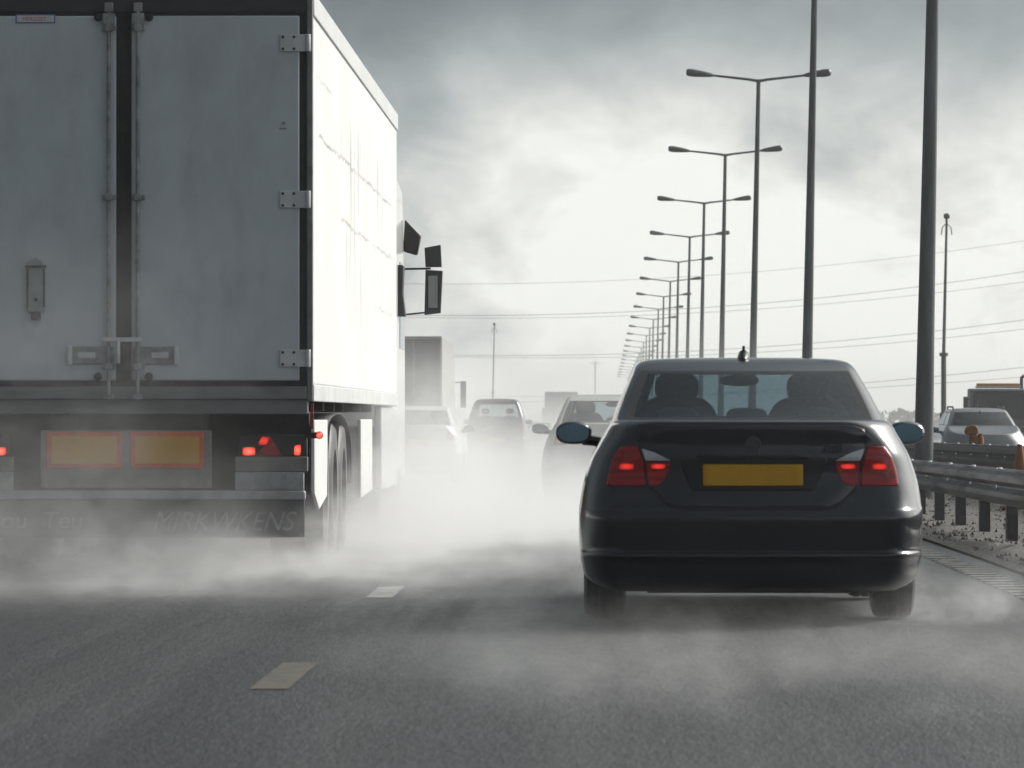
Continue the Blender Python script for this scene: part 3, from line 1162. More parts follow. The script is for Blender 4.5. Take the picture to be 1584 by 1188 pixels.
    for xs in (-.38, 0, .38):
        q.ellipsoid((xs * sx, y0 - .02, 1.085 * sz), (.115, .045, .05), 14, 8, p=.7)
    q.build('rear_seat', M['seat'], root)
    q = MB()
    q.box(-.62 * sx, .62 * sx, 2.9 * sy, 3.15 * sy, .9 * sz, 1.03 * sz)
    q.build('dashboard', M['seat'], root, bevel=.03)
    q = MB()
    q.ellipsoid((0, 2.74 * sy, roofz * sz - .125), (.115, .02, .034), 14, 8, p=.8)
    q.tube([(0, 2.75 * sy, roofz * sz - .11), (0, 2.78 * sy, roofz * sz - .05)], .012, 6)
    q.build('interior_mirror', M['seat'], root)
    return root, body, bvh


def person_bust(name, label, loc):
    """a seated driver: one skinned body, hair as a child"""
    me = bpy.data.meshes.new(name)
    pts = {'pel': (0, 0, .0), 'chest': (0, .05, .30), 'sh': (0, .06, .46), 'neck': (0, .07, .54), 'chin': (0, .085, .60), 'head': (0, .075, .69), 'crown': (0, .07, .765),
           'sl': (-.19, .06, .44), 'el': (-.25, .22, .22), 'hl': (-.16, .48, .30), 'sr': (.19, .06, .44), 'er': (.25, .22, .22), 'hr': (.16, .48, .30),
           'kl': (-.14, .48, .08), 'kr': (.14, .48, .08), 'fl': (-.14, .72, -.28), 'fr': (.14, .72, -.28)}
    ids = {k: i for i, k in enumerate(pts)}
    ed = [('pel', 'chest'), ('chest', 'sh'), ('sh', 'neck'), ('neck', 'chin'), ('chin', 'head'), ('head', 'crown'), ('sh', 'sl'), ('sl', 'el'), ('el', 'hl'), ('sh', 'sr'), ('sr', 'er'), ('er', 'hr'), ('pel', 'kl'), ('pel', 'kr'), ('kl', 'fl'), ('kr', 'fr')]
    me.from_pydata(list(pts.values()), [(ids[a], ids[b]) for a, b in ed], [])
    o = bpy.data.objects.new(name, me)
    COL.objects.link(o)
    sk = o.modifiers.new('skin', 'SKIN')
    rad = {'pel': .16, 'chest': .155, 'sh': .11, 'neck': .055, 'chin': .075, 'head': .088, 'crown': .05, 'sl': .07, 'el': .045, 'hl': .035, 'sr': .07, 'er': .045, 'hr': .035, 'kl': .075, 'kr': .075, 'fl': .05, 'fr': .05}
    for k, i in ids.items():
        me.skin_vertices[0].data[i].radius = (rad[k], rad[k])
        me.skin_vertices[0].data[i].use_root = (k == 'pel')
    o.modifiers.new('sub', 'SUBSURF').levels = 2
    o.modifiers['sub'].render_levels = 2
    me.materials.append(M['shirt'])
    dg = bpy.context.evaluated_depsgraph_get()
    m2 = bpy.data.meshes.new_from_object(o.evaluated_get(dg))
    o.modifiers.clear()
    o.data = m2
    m2.materials.clear()
    m2.materials.append(M['shirt']); m2.materials.append(M['skin'])
    for p in m2.polygons:
        c = p.center
        p.material_index = 1 if (c.z > .53 or (c.y > .44 and c.z > .2)) else 0
        p.use_smooth = True
    h = MB()
    h.ellipsoid((0, .06, .715), (.095, .105, .085), 16, 10)
    h.build('hair', M['hair'], o)
    f = MB()
    f.ellipsoid((0, .175, .66), (.016, .024, .03), 10, 8)
    f.ellipsoid((-.088, .075, .66), (.012, .025, .033), 10, 8)
    f.ellipsoid((.088, .075, .66), (.012, .025, .033), 10, 8)
    f.build('face', M['skin'], o)
    o.location = loc
    return tag(o, label, 'person')


# ---- the dark saloon in front of the camera
BX, BY = .774, 26.0
L_NAVY = [
    ('tail_lamp', [(.560, .727), (.768, .727), (.757, .80), (.735, .875), (.69, .936), (.600, .936), (.574, .85)], 'red_lens'),
    ('tail_lamp', [(.424, .852), (.560, .852), (.548, .727), (.50, .727), (.462, .757)], 'red_lens'),
    ('reversing_lamp', [(.424, .858), (.563, .858), (.587, .925), (.52, .905)], 'lens_clear'),
    ('brake_light', [(.622, .812), (.705, .812), (.698, .845), (.622, .845)], 'red_lit'),
    ('brake_light', [(.462, .815), (.535, .815), (.538, .843), (.452, .843)], 'red_lit'),
]
navy, nbody, nbvh = make_car('dark_saloon', M['paint_navy'], lamps=L_NAVY, plate=(.784, .53, .114, 'plate_yellow'), mirror_glass=M['mirror_sky_tint'])
lid = patch('boot_lid', nbvh, [(-.53, 1.046), (.53, 1.046), (.595, 1.02), (.595, .945), (.545, .72), (.47, .65), (.40, .618), (-.40, .618), (-.47, .65), (-.545, .72), (-.595, .945), (-.595, 1.02)][::-1], M['paint_navy'], navy, lift=.005, rad=.03, rings=(1.0, .993, .985, .85, .65, .45, .3, .15))
ribbon('shut_line', nbvh, [(.592, 1.02), (.592, .945), (.54, .72), (.47, .645), (.40, .611), (-.40, .611), (-.47, .645), (-.54, .72), (-.592, .945), (-.592, 1.02)], .007, M['trim'], lid, lift=.0045)
patch('plate_recess', nbvh, [(-.33, .70), (.33, .70), (.40, .875), (-.40, .875)], M['trim'], lid, lift=.0075, rad=.02)
patch('boot_handle', nbvh, [(-.30, .872), (.30, .872), (.30, .888), (-.30, .888)], M['trim'], lid, lift=.02, rad=.006)
bd = MB()
bd.lathe([(0, .041), (-.006, .041), (-.008, .036), (-.006, .033), (-.007, 0.0001)], (0, .062, .945), 'y', 28)
bd.build('badge', M['badge_dark'], lid)
text_mesh('model_badge', '320d', .055, M['badge_dark'], lid, (.36, .045, .905), (R(90), 0, 0), extrude=.003)
q = MB()
st = [(1.74, .012, .012), (1.78, .030, .030), (1.85, .036, .048), (1.91, .034, .040), (2.02, .022, .012)]
vs, fs_ = [], []
for (y, wx, hz) in st:
    for j in range(9):
        t = j / 8
        vs.append((wx * math.cos(math.pi * t), y, 1.392 + hz * math.sin(math.pi * t) ** .8 * 1.35))
for i in range(len(st) - 1):
    for j in range(8):
        fs_.append((i * 9 + j, i * 9 + j + 1, (i + 1) * 9 + j + 1, (i + 1) * 9 + j))
fs_ += [tuple(range(9)), tuple(reversed(range(36, 45)))]
q.add(vs, fs_)
q.prism([(1.80, 1.43), (1.83, 1.475), (1.85, 1.478), (1.89, 1.43)], 'x', -.007, .007)
q.build('roof_fin', M['trim'], navy)
q = MB()
q.box(-.55, .55, .35, 3.9, .155, .19)
q.tube([(-.7, .95, .25), (.7, .95, .25)], .05, 10)
q.build('underbody', M['chassis'], navy)
navy.location = (BX, BY, zr(BY))
tag(navy, 'dark navy saloon with lit red tail lamps and plain amber number plate, close in front', 'car')
person_bust('person', 'dark haired driver sitting in the right seat of the dark navy saloon', (BX + .37, BY + 2.05, .56))

# ---- beige saloon ahead of it
L_ROUND = [('tail_lamp', [(.60, .80), (.76, .80), (.745, .90), (.69, .955), (.63, .94)], 'red_lens'),
           ('brake_light', [(.64, .84), (.72, .84), (.70, .90), (.65, .90)], 'red_lit')]
beige, _, _ = make_car('beige_saloon', M['paint_beige'], lamps=L_ROUND, plate=(.74, .5, .11, 'plate_yellow'), glass_m=M['glass_clear'], sx=.98, sz=1.0, sy=1.0)
beige.location = (.12, 60, zr(60))
tag(beige, 'pale beige saloon half hidden ahead of the dark navy saloon', 'car')
# ---- white saloon beside the lorry
white, _, _ = make_car('white_saloon', M['paint_white'], lamps=L_ROUND, plate=(.74, .5, .11, 'plate_yellow'), sx=.98)
white.location = (-3.47, 90, zr(90))
tag(white, 'white saloon fading into spray just ahead of the lorry cab', 'car')
# ---- dark people carrier
MPV = [
    (.20, .80, .16, 4.00, .12, .2, .25, .3), (.26, .86, .05, 4.12, .13, .3, .3, .4), (.40, .89, .02, 4.2, .13, .32, .3, .45),
    (.58, .90, .01, 4.2, .13, .32, .3, .45), (.62, .90, .05, 4.18, .13, .32, .3, .45), (.80, .89, .07, 4.15, .12, .3, .3, .5),
    (.95, .865, .075, 4.1, .12, .3, .3, .5), (1.02, .85, .085, 4.06, .12, .28, .3, .5), (1.05, .82, .12, 4.0, .12, .25, .3, .5)]
MPV_GH = [
    (1.01, .845, .085, 3.3, .09, .2, .16, .4), (1.06, .835, .10, 3.24, .09, .2, .15, .4), (1.20, .79, .17, 3.02, .085, .2, .14, .4),
    (1.34, .735, .26, 2.78, .08, .2, .13, .34), (1.44, .685, .34, 2.58, .08, .2, .12, .3), (1.485, .655, .40, 2.46, .08, .2, .12, .3),
    (1.52, .60, .52, 2.36, .1, .2, .12, .28), (1.54, .50, .7, 2.2, .14, .2, .14, .28), (1.55, .3, 1.0, 2.0, .16, .1, .14, .1)]
L_TALL = [('tail_lamp', [(.72, .74), (.83, .74), (.82, .98), (.75, .98)], 'red_lens')]
mpv, _, _ = make_car('people_carrier', M['paint_grey'], lower=MPV, gh=MPV_GH, win=(1, 4), style='mpv', lamps=L_TALL, plate=(.70, .5, .11, 'plate_yellow'), sx=1.0, sz=1.24, glass_m=M['glass_clear'])
mpv.location = (-3.28, 150, zr(150))
tag(mpv, 'dark grey people carrier driving away in the mist, middle of the road', 'car')
# ---- small car far away, a copy of the white one
far = copy_tree(white)
far.name = 'white_saloon'
far.location = (-3.3, 250, zr(250))
tag(far, 'tiny pale saloon far off, just right of the people carrier', 'car')
# ---- oncoming silver estate
EST = [tuple(r) for r in SALOON]
EST_GH = [
    (1.035, .728, .10, 3.46, .09, .2, .06, .16), (1.065, .715, .12, 3.40, .09, .2, .06, .16), (1.12, .69, .17, 3.28, .085, .2, .06, .16),
    (1.20, .66, .24, 3.10, .08, .2, .06, .16), (1.28, .62, .33, 2.90, .075, .19, .06, .16), (1.345, .59, .40, 2.74, .07, .18, .06, .16),
    (1.372, .565, .46, 2.66, .07, .18, .06, .16), (1.395, .53, .58, 2.58, .10, .2, .06, .16), (1.412, .45, .75, 2.46, .14, .2, .06, .16), (1.42, .30, 1.0, 2.32, .16, .1, .14, .1)]
est, _, _ = make_car('silver_estate', M['paint_silver'], lower=EST, gh=EST_GH, win=(1, 5), style='estate', lamps=L_TALL[:0], sx=.98, glass_m=M['glass_dark'], hood_k=.36)
for s in (-1, 1):
    q = MB()
    q.tube([(s * .52, .7, 1.40), (s * .52, .75, 1.445), (s * .52, 2.3, 1.445), (s * .52, 2.38, 1.40)], .016, 8)
    q.build('roof_rail', M['trim'], est)
q = MB()
q.tube([(0, 2.2, 1.41), (0, 2.0, 1.60)], [.008, .004], 6)
q.build('aerial', M['trim'], est)
est.location = (7.72, 105.5, zr(101))
est.rotation_euler = (0, 0, math.pi)
tag(est, 'oncoming silver estate car with roof rails beyond the crash barriers', 'car')
person_bust('person', 'driver sitting in the oncoming silver estate car behind its windscreen', (7.35, 103.3, zr(101) + .52)).rotation_euler = (0, 0, math.pi)

# ------------------------------------------------------------------ the articulated lorry
LX, LY = -3.245, 33.5
lor = empty('articulated_lorry', (LX, LY, zr(LY)), rx=-0.0045)
tag(lor, 'white articulated lorry with grimy rear doors and bright right side, close on the left', 'lorry')
q = MB()
q.box(-1.27, 1.27, .07, 13.6, 1.30, 3.93)
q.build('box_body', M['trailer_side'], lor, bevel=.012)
q = MB()
for s in (-1, 1):
    q.box(min(s * 1.268, s * 1.284), max(s * 1.268, s * 1.284), .04, 13.62, 3.79, 3.945)
q.box(-1.27, 1.27, 13.6, 13.63, 3.79, 3.945)
q.build('roof_rail', principled('rail_white', (0.66, 0.67, 0.67), .4, var=.06, vscale=2), lor, bevel=.01)
q = MB()
for s in (-1, 1):
    q.box(min(s * 1.25, s * 1.283), max(s * 1.25, s * 1.283), .04, 13.6, 1.185, 1.299)
q.build('side_rail', principled('side_rail', (0.62, 0.63, 0.63), .45, var=.1, vscale=3, dirt=(.4, .4, .4), dirt_amt=.3, dstretch=(1, .15, 1)), lor, bevel=.006)
# rear portal frame
for s in (-1, 1):
    q = MB()
    q.box(min(s * 1.235, s * 1.275), max(s * 1.235, s * 1.275), 0, .075, 1.19, 3.94)
    q.build('corner_post', M['beam_grey'], lor, bevel=.006)
q = MB()
q.box(-1.234, 1.234, .004, .07, 3.81, 3.94)
q.build('header', M['header_dark'], lor, bevel=.006)
q = MB()
q.box(-1.234, 1.234, -.012, .07, 1.20, 1.285)
q.build('sill', M['beam_grey'], lor, bevel=.006)
q = MB()
q.box(-1.234, 1.234, .012, .069, 1.286, 3.809)
q.build('door_seal', M['rubber'], lor)
for s in (-1, 1):
    q = MB()
    xa, xb = s * .052, s * 1.185
    q.box(min(xa, xb), max(xa, xb), -.012, .05, 1.325, 3.785)
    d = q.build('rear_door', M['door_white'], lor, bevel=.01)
    # locking bar with its guides, cams and round buffers
    b = MB()
    xb = s * .098
    b.tube([(xb, -.045, 1.19), (xb, -.045, 3.86)], .0145, 10)
    b.build('locking_bar', M['steel_dirty'], d)
    for z in (3.70, 2.56, 1.42):
        b = MB()
        b.box(xb - .045, xb + .045, -.032, -.011, z - .017, z + .017)
        b.box(xb - .024, xb + .024, -.066, -.030, z - .024, z + .024)
        b.build('bar_bracket', M['steel_dirty'], d, bevel=.004)
    for (hw, y0_, z0_, z1_) in ((.04, -.058, 3.725, 3.80), (.035, -.07, 1.20, 1.235), (.028, -.06, 3.81, 3.87)):
        b = MB()
        b.box(xb - hw, xb + hw, y0_, -.0118, z0_, z1_)
        b.build('cam_keeper', M['steel_dirty'], d, bevel=.004)
    for z in (3.775, 1.352):
        b = MB()
        b.lathe([(0, .028), (-.03, .026), (-.034, .02), (-.034, .0001)], (s * .172, -.011, z), 'y', 18)
        b.build('door_buffer', M['rubber'], d)
    for z in (3.60, 2.545, 1.475):
        b = MB()
        xa, xc = s * 1.055, s * 1.262
        b.box(min(xa, xc), max(xa, xc), -.026, -.0125, z - .058, z + .058)
        b.tube([(s * 1.245, -.03, z - .058), (s * 1.245, -.03, z + .058)], .016, 10)
        hg = b.build('hinge', M['hinge_grey'], d, bevel=.004)
        b = MB()
        for dx in (1.075, 1.15):
            for dz in (-.04, .04):
                b.lathe([(0, .010), (-.005, .009), (-.006, .0001)], (s * dx, -.026, z + dz), 'y', 8)
        b.build('bolt', M['chassis'], hg)
    b = MB()
    b.lathe([(0, .012), (-.006, .010), (-.007, .0001)], (s * 1.08, -.012, 3.06), 'y', 8)
    b.box(min(s * 1.05, s * 1.10), max(s * 1.05, s * 1.10), -.016, -.012, 3.02, 3.028)
    b.build('catch', M['steel_dirty'], d)
    # lock plate and handle
    b = MB()
    xa, xc = s * .06, s * .36
    b.box(min(xa, xc), max(xa, xc), -.03, -.0122, 1.435, 1.555)
    lk = b.build('lock_plate', M['steel_dirty'], d, bevel=.006)
    b = MB()
    b.box(min(s * .345, s * .372), max(s * .345, s * .372), -.05, -.0125, 1.43, 1.56)
    b.box(min(s * .19, s * .305), max(s * .19, s * .305), -.036, -.029, 1.475, 1.515)
    b.build('lock_handle', M['hinge_grey'], lk, bevel=.004)
    if s > 0:
        continue
    b = MB()
    b.prism([(-.052 * 1 + s * .59, 1.78), (.052 + s * .59, 1.78), (.066 + s * .59, 1.81), (.066 + s * .59, 2.09), (.045 + s * .59, 2.14), (s * .59, 2.157), (-.045 + s * .59, 2.14), (-.066 + s * .59, 2.09), (-.066 + s * .59, 1.81)], 'y', -.034, -.0122)
    rt = b.build('door_retainer', principled('retainer', (.34, .35, .36), .5, .2, var=.15, vscale=9), d, bevel=.01)
    b = MB()
    b.box(s * .59 - .068, s * .59 + .068, -.045, -.0126, 2.085, 2.10)
    b.box(s * .59 - .03, s * .59 + .03, -.06, -.0128, 1.735, 1.79)
    b.box(s * .59 - .06, s * .59 - .05, -.04, -.0335, 1.82, 2.08)
    b.box(s * .59 + .05, s * .59 + .06, -.04, -.0335, 1.82, 2.08)
    b.lathe([(0, .013), (-.012, .011), (-.014, .0001)], (s * .59, -.034, 1.87), 'y', 10)
    b.build('retainer_catch', M['chassis'], rt)
q = MB()
q.box(-.135, .125, -.078, -.052, 1.585, 1.615)
q.tube([(-.03, -.07, 1.44), (-.03, -.07, 1.60)], .014, 8)
q.build('handle', M['hinge_grey'], lor, bevel=.005)
q = MB()
q.box(-.73, -.462, -.016, -.0123, 3.735, 3.795)
lb = q.build('sticker', M['label_blue'], lor)
q = MB()
q.box(-.722, -.47, -.0185, -.0161, 3.742, 3.788)
q.build('sticker_face', M['label_white'], lb)
text_mesh('sticker_text', 'MEROZET', .036, M['label_red'], lb, (-.685, -.0195, 3.752), (R(90), 0, 0), shear=.2, extrude=.0006, sx=1.0)

# understructure seen at the back
q = MB()
q.box(-1.24, 1.24, .02, .12, 1.10, 1.20)
q.build('rear_beam', M['beam_grey'], lor, bevel=.008)
q = MB()
for s in (-1, 1):
    q.box(s * .45 - .06, s * .45 + .06, .16, 13.0, .82, 1.10)
for y in (.5, 2.6, 4.0, 5.3, 8, 10):
    q.box(-1.2, 1.2, y, y + .08, 1.12, 1.27)
for y in (3.3, 4.6, 5.9):
    q.tube([(-1.1, y, .5), (1.1, y, .5)], .075, 12)
q.box(-1.2, 1.2, .9, .95, .55, 1.12)
q.build('chassis', M['chassis'], lor, bevel=.006)
q = MB()
q.box(-.565, .59, .03, .05, .60, .99)
bo = q.build('marker_board', M['board_grey'], lor, bevel=.006)
for (xa, xb) in ((-.522, -.017), (.043, .538)):
    q = MB()
    q.box(xa, xb, .022, .029, .735, .978)
    rp = q.build('reflective_panel', M['reflect_red'], bo, bevel=.004)
    q = MB()
    q.box(xa + .032, xb - .03, .0185, .0218, .765, .95)
    q.build('yellow_field', M['reflect_yellow'], rp)
for s in (-1, 1):
    q = MB()
    q.box(min(s * .77, s * 1.235), max(s * .77, s * 1.235), .05, .10, .815, .96)
    lh = q.build('lamp_housing', M['trim'], lor, bevel=.01)
    q = MB()
    q.prism([(s * .80, .82), (s * .885, .82), (s * .885, .876), (s * .80, .876)], 'y', .035, .0495)
    q.build('brake_light', M['red_glow'], lh, bevel=.01)
    q = MB()
    q.prism([(s * .90, .89), (s * .96, .89), (s * .985, .948), (s * .93, .948)], 'y', .035, .0495)
    q.build('brake_light', M['red_lit'], lh, bevel=.008)
    q = MB()
    q.prism([(s * .895, .818), (s * 1.065, .818), (s * .99, .945)], 'y', .042, .0488)
    q.build('triangle_reflector', M['red_lens'], lh)
    q = MB()
    q.prism([(s * 1.145, .82), (s * 1.19, .82), (s * 1.195, .895), (s * 1.15, .885)], 'y', .035, .0492)
    q.build('tail_lamp', M['red_glow'], lh, bevel=.008)
    q = MB()
    q.box(min(s * .75, s * 1.24), max(s * .75, s * 1.24), .02, .09, .712, .812)
    q.build('lamp_bar', M['board_grey'], lor, bevel=.006)
    q = MB()
    q.box(min(s * .75, s * 1.215), max(s * .75, s * 1.215), .012, .06, .586, .708)
    pb = q.build('bumper_panel', M['bumper_grey'], lor, bevel=.006)
    q = MB()
    q.box(min(s * .885, s * 1.105), max(s * .885, s * 1.105), .004, .0115, .597, .70)
    q.build('plate_holder', principled('holder', (.28, .30, .32), .4, .2, var=.15, vscale=8), pb, bevel=.004)
    q = MB()
    q.tube([(s * 1.24, .05, .955), (s * 1.31, -.01, .957)], .022, 10)
    q.lathe([(0, .0001), (-.01, .024), (-.03, .026), (-.045, .02), (-.048, .0001)], (s * 1.322, .01, .957), 'y', 16)
    mk = q.build('side_marker', M['rubber'], lor)
    q = MB()
    q.ellipsoid((s * 1.322, -.038, .957), (.021, .012, .021), 14, 8)
    q.build('marker_lens', M['red_glow'], mk)
    q = MB()
    q.box(min(s * 1.262, s * 1.279), max(s * 1.262, s * 1.279), .03, .045, 1.0, 1.17)
    q.build('reflector', M['red_lens'], lor)
    # mud flaps hang behind the last wheels
    q = MB()
    q.box(min(s * .62, s * 1.2), max(s * .62, s * 1.2), 2.55, 2.58, .2, 1.05)
    q.build('mud_flap', M['rubber'], lor)
q = MB()
q.box(-1.225, 1.225, .0, .09, .522, .583)
q.build('bumper_bar', M['bumper_grey'], lor, bevel=.012)
q = MB()
q.box(-1.22, 1.22, .03, .05, .268, .521)
sf = q.build('spray_flap', M['flap'], lor, bevel=.008)
text_mesh('flap_lettering', 'MIRKWKENS', .185, M['flap_text'], sf, (.185, .0285, .315), (R(90), 0, 0), shear=.35, extrude=.001, sx=.90)
text_mesh('flap_lettering', 'ou  Teu', .16, M['flap_text'], sf, (-.84, .0285, .33), (R(90), 0, 0), shear=.1, extrude=.001, sx=1.1)

for y in (3.3, 4.6, 5.9):
    for s in (-1, 1):
        wheel(lor, s * .985, y, .52, .385, s, rim=.56, n=44)
gw = principled('guard_white', (.74, .75, .74), .4, var=.05, vscale=3)
for s in (-1, 1):
    q = MB()
    q.prism([(.33, .56), (.9, .44), (1.85, .52), (1.9, 1.06), (.33, 1.06)], 'x', min(s * 1.245, s * 1.27), max(s * 1.245, s * 1.27))
    q.build('rear_side_guard', gw, lor, bevel=.006)
    q = MB()
    q.prism([(6.75, .42), (8.7, .46), (8.7, 1.06), (6.75, 1.06)], 'x', min(s * 1.24, s * 1.27), max(s * 1.24, s * 1.27))
    q.build('side_guard', gw, lor, bevel=.006)
for s in (-1, 1):      # mudguards over the axles
    q = MB()
    pr = []
    for i in range(25):
        a = R(-15 + 210 * i / 24)
        pr.append((4.6 - 2.05 * math.cos(a) * (1.0), .55 + .56 * max(0, math.sin(a)) ** .5))
    vs = [(s * .78, y, z) for y, z in pr] + [(s * 1.2, y, z) for y, z in pr]
    n_ = len(pr)
    q.add(vs, [(i, i + 1, n_ + i + 1, n_ + i) for i in range(n_ - 1)])
    g = q.build('mudguard', M['rubber'], lor)
    md = g.modifiers.new('thick', 'SOLIDIFY'); md.thickness = .012
# the tractor unit in front
q = MB()
q.box(-.45, .45, 10.6, 16.2, .75, .98)
q.build('tractor_chassis', M['chassis'], lor)
cabp = [(14.25, .55), (16.55, .45), (16.62, 1.0), (16.58, 1.9), (16.2, 3.0), (15.9, 3.35), (14.25, 3.45)]
q = MB()
q.prism(cabp, 'x', -1.23, 1.23)
q.build('cab', M['paint_white'], lor, bevel=.05)
q = MB()
q.prism([(16.3, 2.86), (16.55, 2.70), (16.72, 2.82), (16.4, 3.04)], 'x', -1.2, 1.2)
q.build('sun_visor', M['trim'], lor, bevel=.02)
for s in (-1, 1):
    q = MB()
    q.prism([(15.3, 1.75), (16.40, 1.75), (16.28, 2.6), (15.3, 2.6)], 'x', min(s * 1.228, s * 1.236), max(s * 1.228, s * 1.236))
    q.build('side_window', M['glass'], lor)
    q = MB()
    q.prism([(s * 1.22, 2.74), (s * 1.36, 2.70), (s * 1.40, 2.90), (s * 1.24, 3.06)], 'y', 16.3, 16.55)
    q.build('visor_end', M['trim'], lor, bevel=.02)
    q = MB()
    q.prism([(s * 1.20, 2.06), (s * 1.30, 2.06), (s * 1.275, 2.28), (s * 1.285, 2.56), (s * 1.20, 2.56)], 'y', 14.9, 15.2)
    q.build('wind_deflector', M['plastic'], lor, bevel=.015)
    q = MB()
    q.prism([(s * 1.45, 2.58), (s * 1.61, 2.58), (s * 1.60, 2.80), (s * 1.44, 2.77)], 'y', 16.2, 16.36)
    q.prism([(s * 1.44, 2.10), (s * 1.60, 2.12), (s * 1.62, 2.54), (s * 1.45, 2.55)], 'y', 16.2, 16.36)
    q.tube([(s * 1.2, 16.3, 2.56), (s * 1.5, 16.28, 2.565)], .011, 8)
    q.tube([(s * 1.2, 16.3, 2.10), (s * 1.5, 16.28, 2.13)], .009, 8)
    mo = q.build('cab_mirror', M['plastic'], lor, bevel=.045)
    q = MB()
    q.box(min(s * 1.48, s * 1.572), max(s * 1.48, s * 1.572), 16.19, 16.1995, 2.17, 2.49)
    q.build('mirror_glass', M['mirror_dark'], mo)
    q = MB()
    q.prism([(11.2, .42), (14.6, .42), (14.6, 1.18), (11.2, 1.18)], 'x', min(s * 1.17, s * 1.24), max(s * 1.17, s * 1.24))
    q.build('side_skirt', M['paint_white'], lor, bevel=.02)
    wheel(lor, s * 1.02, 12.0, .5, .34, s, rim=.56)
    wheel(lor, s * 1.04, 15.7, .5, .32, s, rim=.56)

# ------------------------------------------------------------------ lorries further on
def box_lorry(name, X, Y, label, body_len, H, W_=2.55, lamps=True):
    root = empty(name, (X, Y, zr(Y)), rx=-0.006)
    w = W_ / 2
    q = MB()
    q.box(-w, w, .05, body_len, 1.2, H)
    q.build('box_body', M['far_side'], root, bevel=.03)
    for s in (-1, 1):
        q = MB()
        q.box(min(s * .02, s * (w - .06)), max(s * .02, s * (w - .06)), 0, .048, 1.28, H - .1)
        q.build('rear_door', M['far_box'], root, bevel=.01)
        q = MB()
        q.tube([(s * .35, -.03, 1.25), (s * .35, -.03, H - .08)], .02, 8)
        q.build('locking_bar', M['steel_dirty'], root)
        q = MB()
        q.box(min(s * .75, s * 1.2), max(s * .75, s * 1.2), .02, .07, .85, .98)
        q.build('tail_lamp', M['red_lens'], root, bevel=.01)
        for y in (2.6, 3.95, body_len + 1.6):
            wheel(root, s * 1.0, y, .5, .36, s, rim=.56, n=24)
        q = MB()
        q.box(min(s * 1.42, s * 1.62), max(s * 1.42, s * 1.62), body_len + 2.2, body_len + 2.35, 1.75, 2.7)
        q.tube([(s * 1.2, body_len + 2.3, 2.65), (s * 1.5, body_len + 2.3, 2.65)], .02, 6)
        q.build('cab_mirror', M['plastic'], root, bevel=.03)
    q = MB()
    q.box(-.45, .45, .1, body_len + 2, .8, 1.19)
    q.box(-1.2, 1.2, .0, .1, .55, .7)
    q.build('chassis', M['chassis'], root)
    q = MB()
    q.prism([(body_len + .3, .5), (body_len + 2.6, .45), (body_len + 2.6, 1.8), (body_len + 2.3, 2.9), (body_len + .3, 3.1)], 'x', -1.22, 1.22)
    q.build('cab', M['paint_white'], root, bevel=.05)
    return tag(root, label, 'lorry')


box_lorry('box_lorry', -6.55, 161, 'grey box lorry in the mist beyond the white lorry cab', 13.2, 4.02)
box_lorry('box_lorry', -3.35, 380, 'faint distant grey lorry showing only its box behind the beige saloon', 9.0, 3.9)

# ---- oncoming recovery truck with amber light bar
tr = empty('recovery_truck', (15.6, 197, zr(197)))
tag(tr, 'dark oncoming recovery truck with amber roof light bar behind the silver estate', 'lorry')
q = MB()
q.prism([(0, .5), (.05, 1.2), (.12, 1.75), (.45, 2.5), (.7, 2.62), (1.9, 2.62), (1.9, .5)], 'x', -1.15, 1.15)
q.build('cab', M['lorry_dark'], tr, bevel=.06)
q = MB()
pts_ = roundpoly([(-1.06, 1.45), (1.06, 1.45), (1.02, 2.47), (-1.02, 2.47)], .16, 5)
sl_ = lambda z: .05 + (z - 1.2) * .07 / .55 if z < 1.75 else .12 + (z - 1.75) * .33 / .75
n_ = len(pts_)
q.add([(x, sl_(z) - .05, z) for x, z in pts_] + [(x, sl_(z) + .06, z) for x, z in pts_] + [(0, sl_(1.75) - .05, 1.75)],
      [(i, (i + 1) % n_, 2 * n_) for i in range(n_)] + [(i, n_ + i, n_ + (i + 1) % n_, (i + 1) % n_) for i in range(n_)])
q.build('windscreen', M['screen_dark'], tr)
q = MB()
q.box(-1.1, 1.1, .30, .62, 2.50, 2.60)
q.build('sun_visor', M['paint_silver'], tr, bevel=.03)
q = MB()
q.box(-.9, .9, .75, 1.1, 2.64, 2.72)
lbx = q.build('light_bar', M['paint_silver'], tr, bevel=.02)
q = MB()
q.box(-.86, .86, .78, 1.07, 2.725, 2.83)
q.build('amber_lens', M['amber_lens'], lbx, bevel=.03)
for s in (-1, 1):
    q = MB()
    q.box(min(s * 1.25, s * 1.42), max(s * 1.25, s * 1.42), .3, .42, 1.6, 2.3)
    q.tube([(s * 1.1, .4, 2.2), (s * 1.3, .38, 2.2)], .02, 6)
    q.build('cab_mirror', M['plastic'], tr, bevel=.02)
    q = MB()
    q.box(min(s * .65, s * 1.05), max(s * .65, s * 1.05), -.02, .06, .8, 1.0)
    q.build('headlamp', M['lens_clear'], tr, bevel=.02)
    wheel(tr, s * .98, 1.1, .48, .3, s, rim=.56, n=24)
    wheel(tr, s * .98, 5.2, .48, .5, s, rim=.56, n=24)
q = MB()
q.tube([(1.02, 2.05, 1.0), (1.02, 2.05, 2.9), (1.02, 2.0, 3.05), (1.12, 1.9, 3.15)], .07, 12)
q.build('exhaust_stack', M['zinc_dark'], tr)
q = MB()
q.box(-1.2, 1.2, 2.3, 7.2, .85, 1.15)
q.box(-1.1, 1.1, 2.3, 2.45, 1.15, 2.5)
q.build('flat_bed', M['lorry_dark'], tr, bevel=.03)
q = MB()
q.box(-1.15, 1.15, -.1, .0, .45, .75)
q.build('bumper', M['plastic'], tr, bevel=.03)

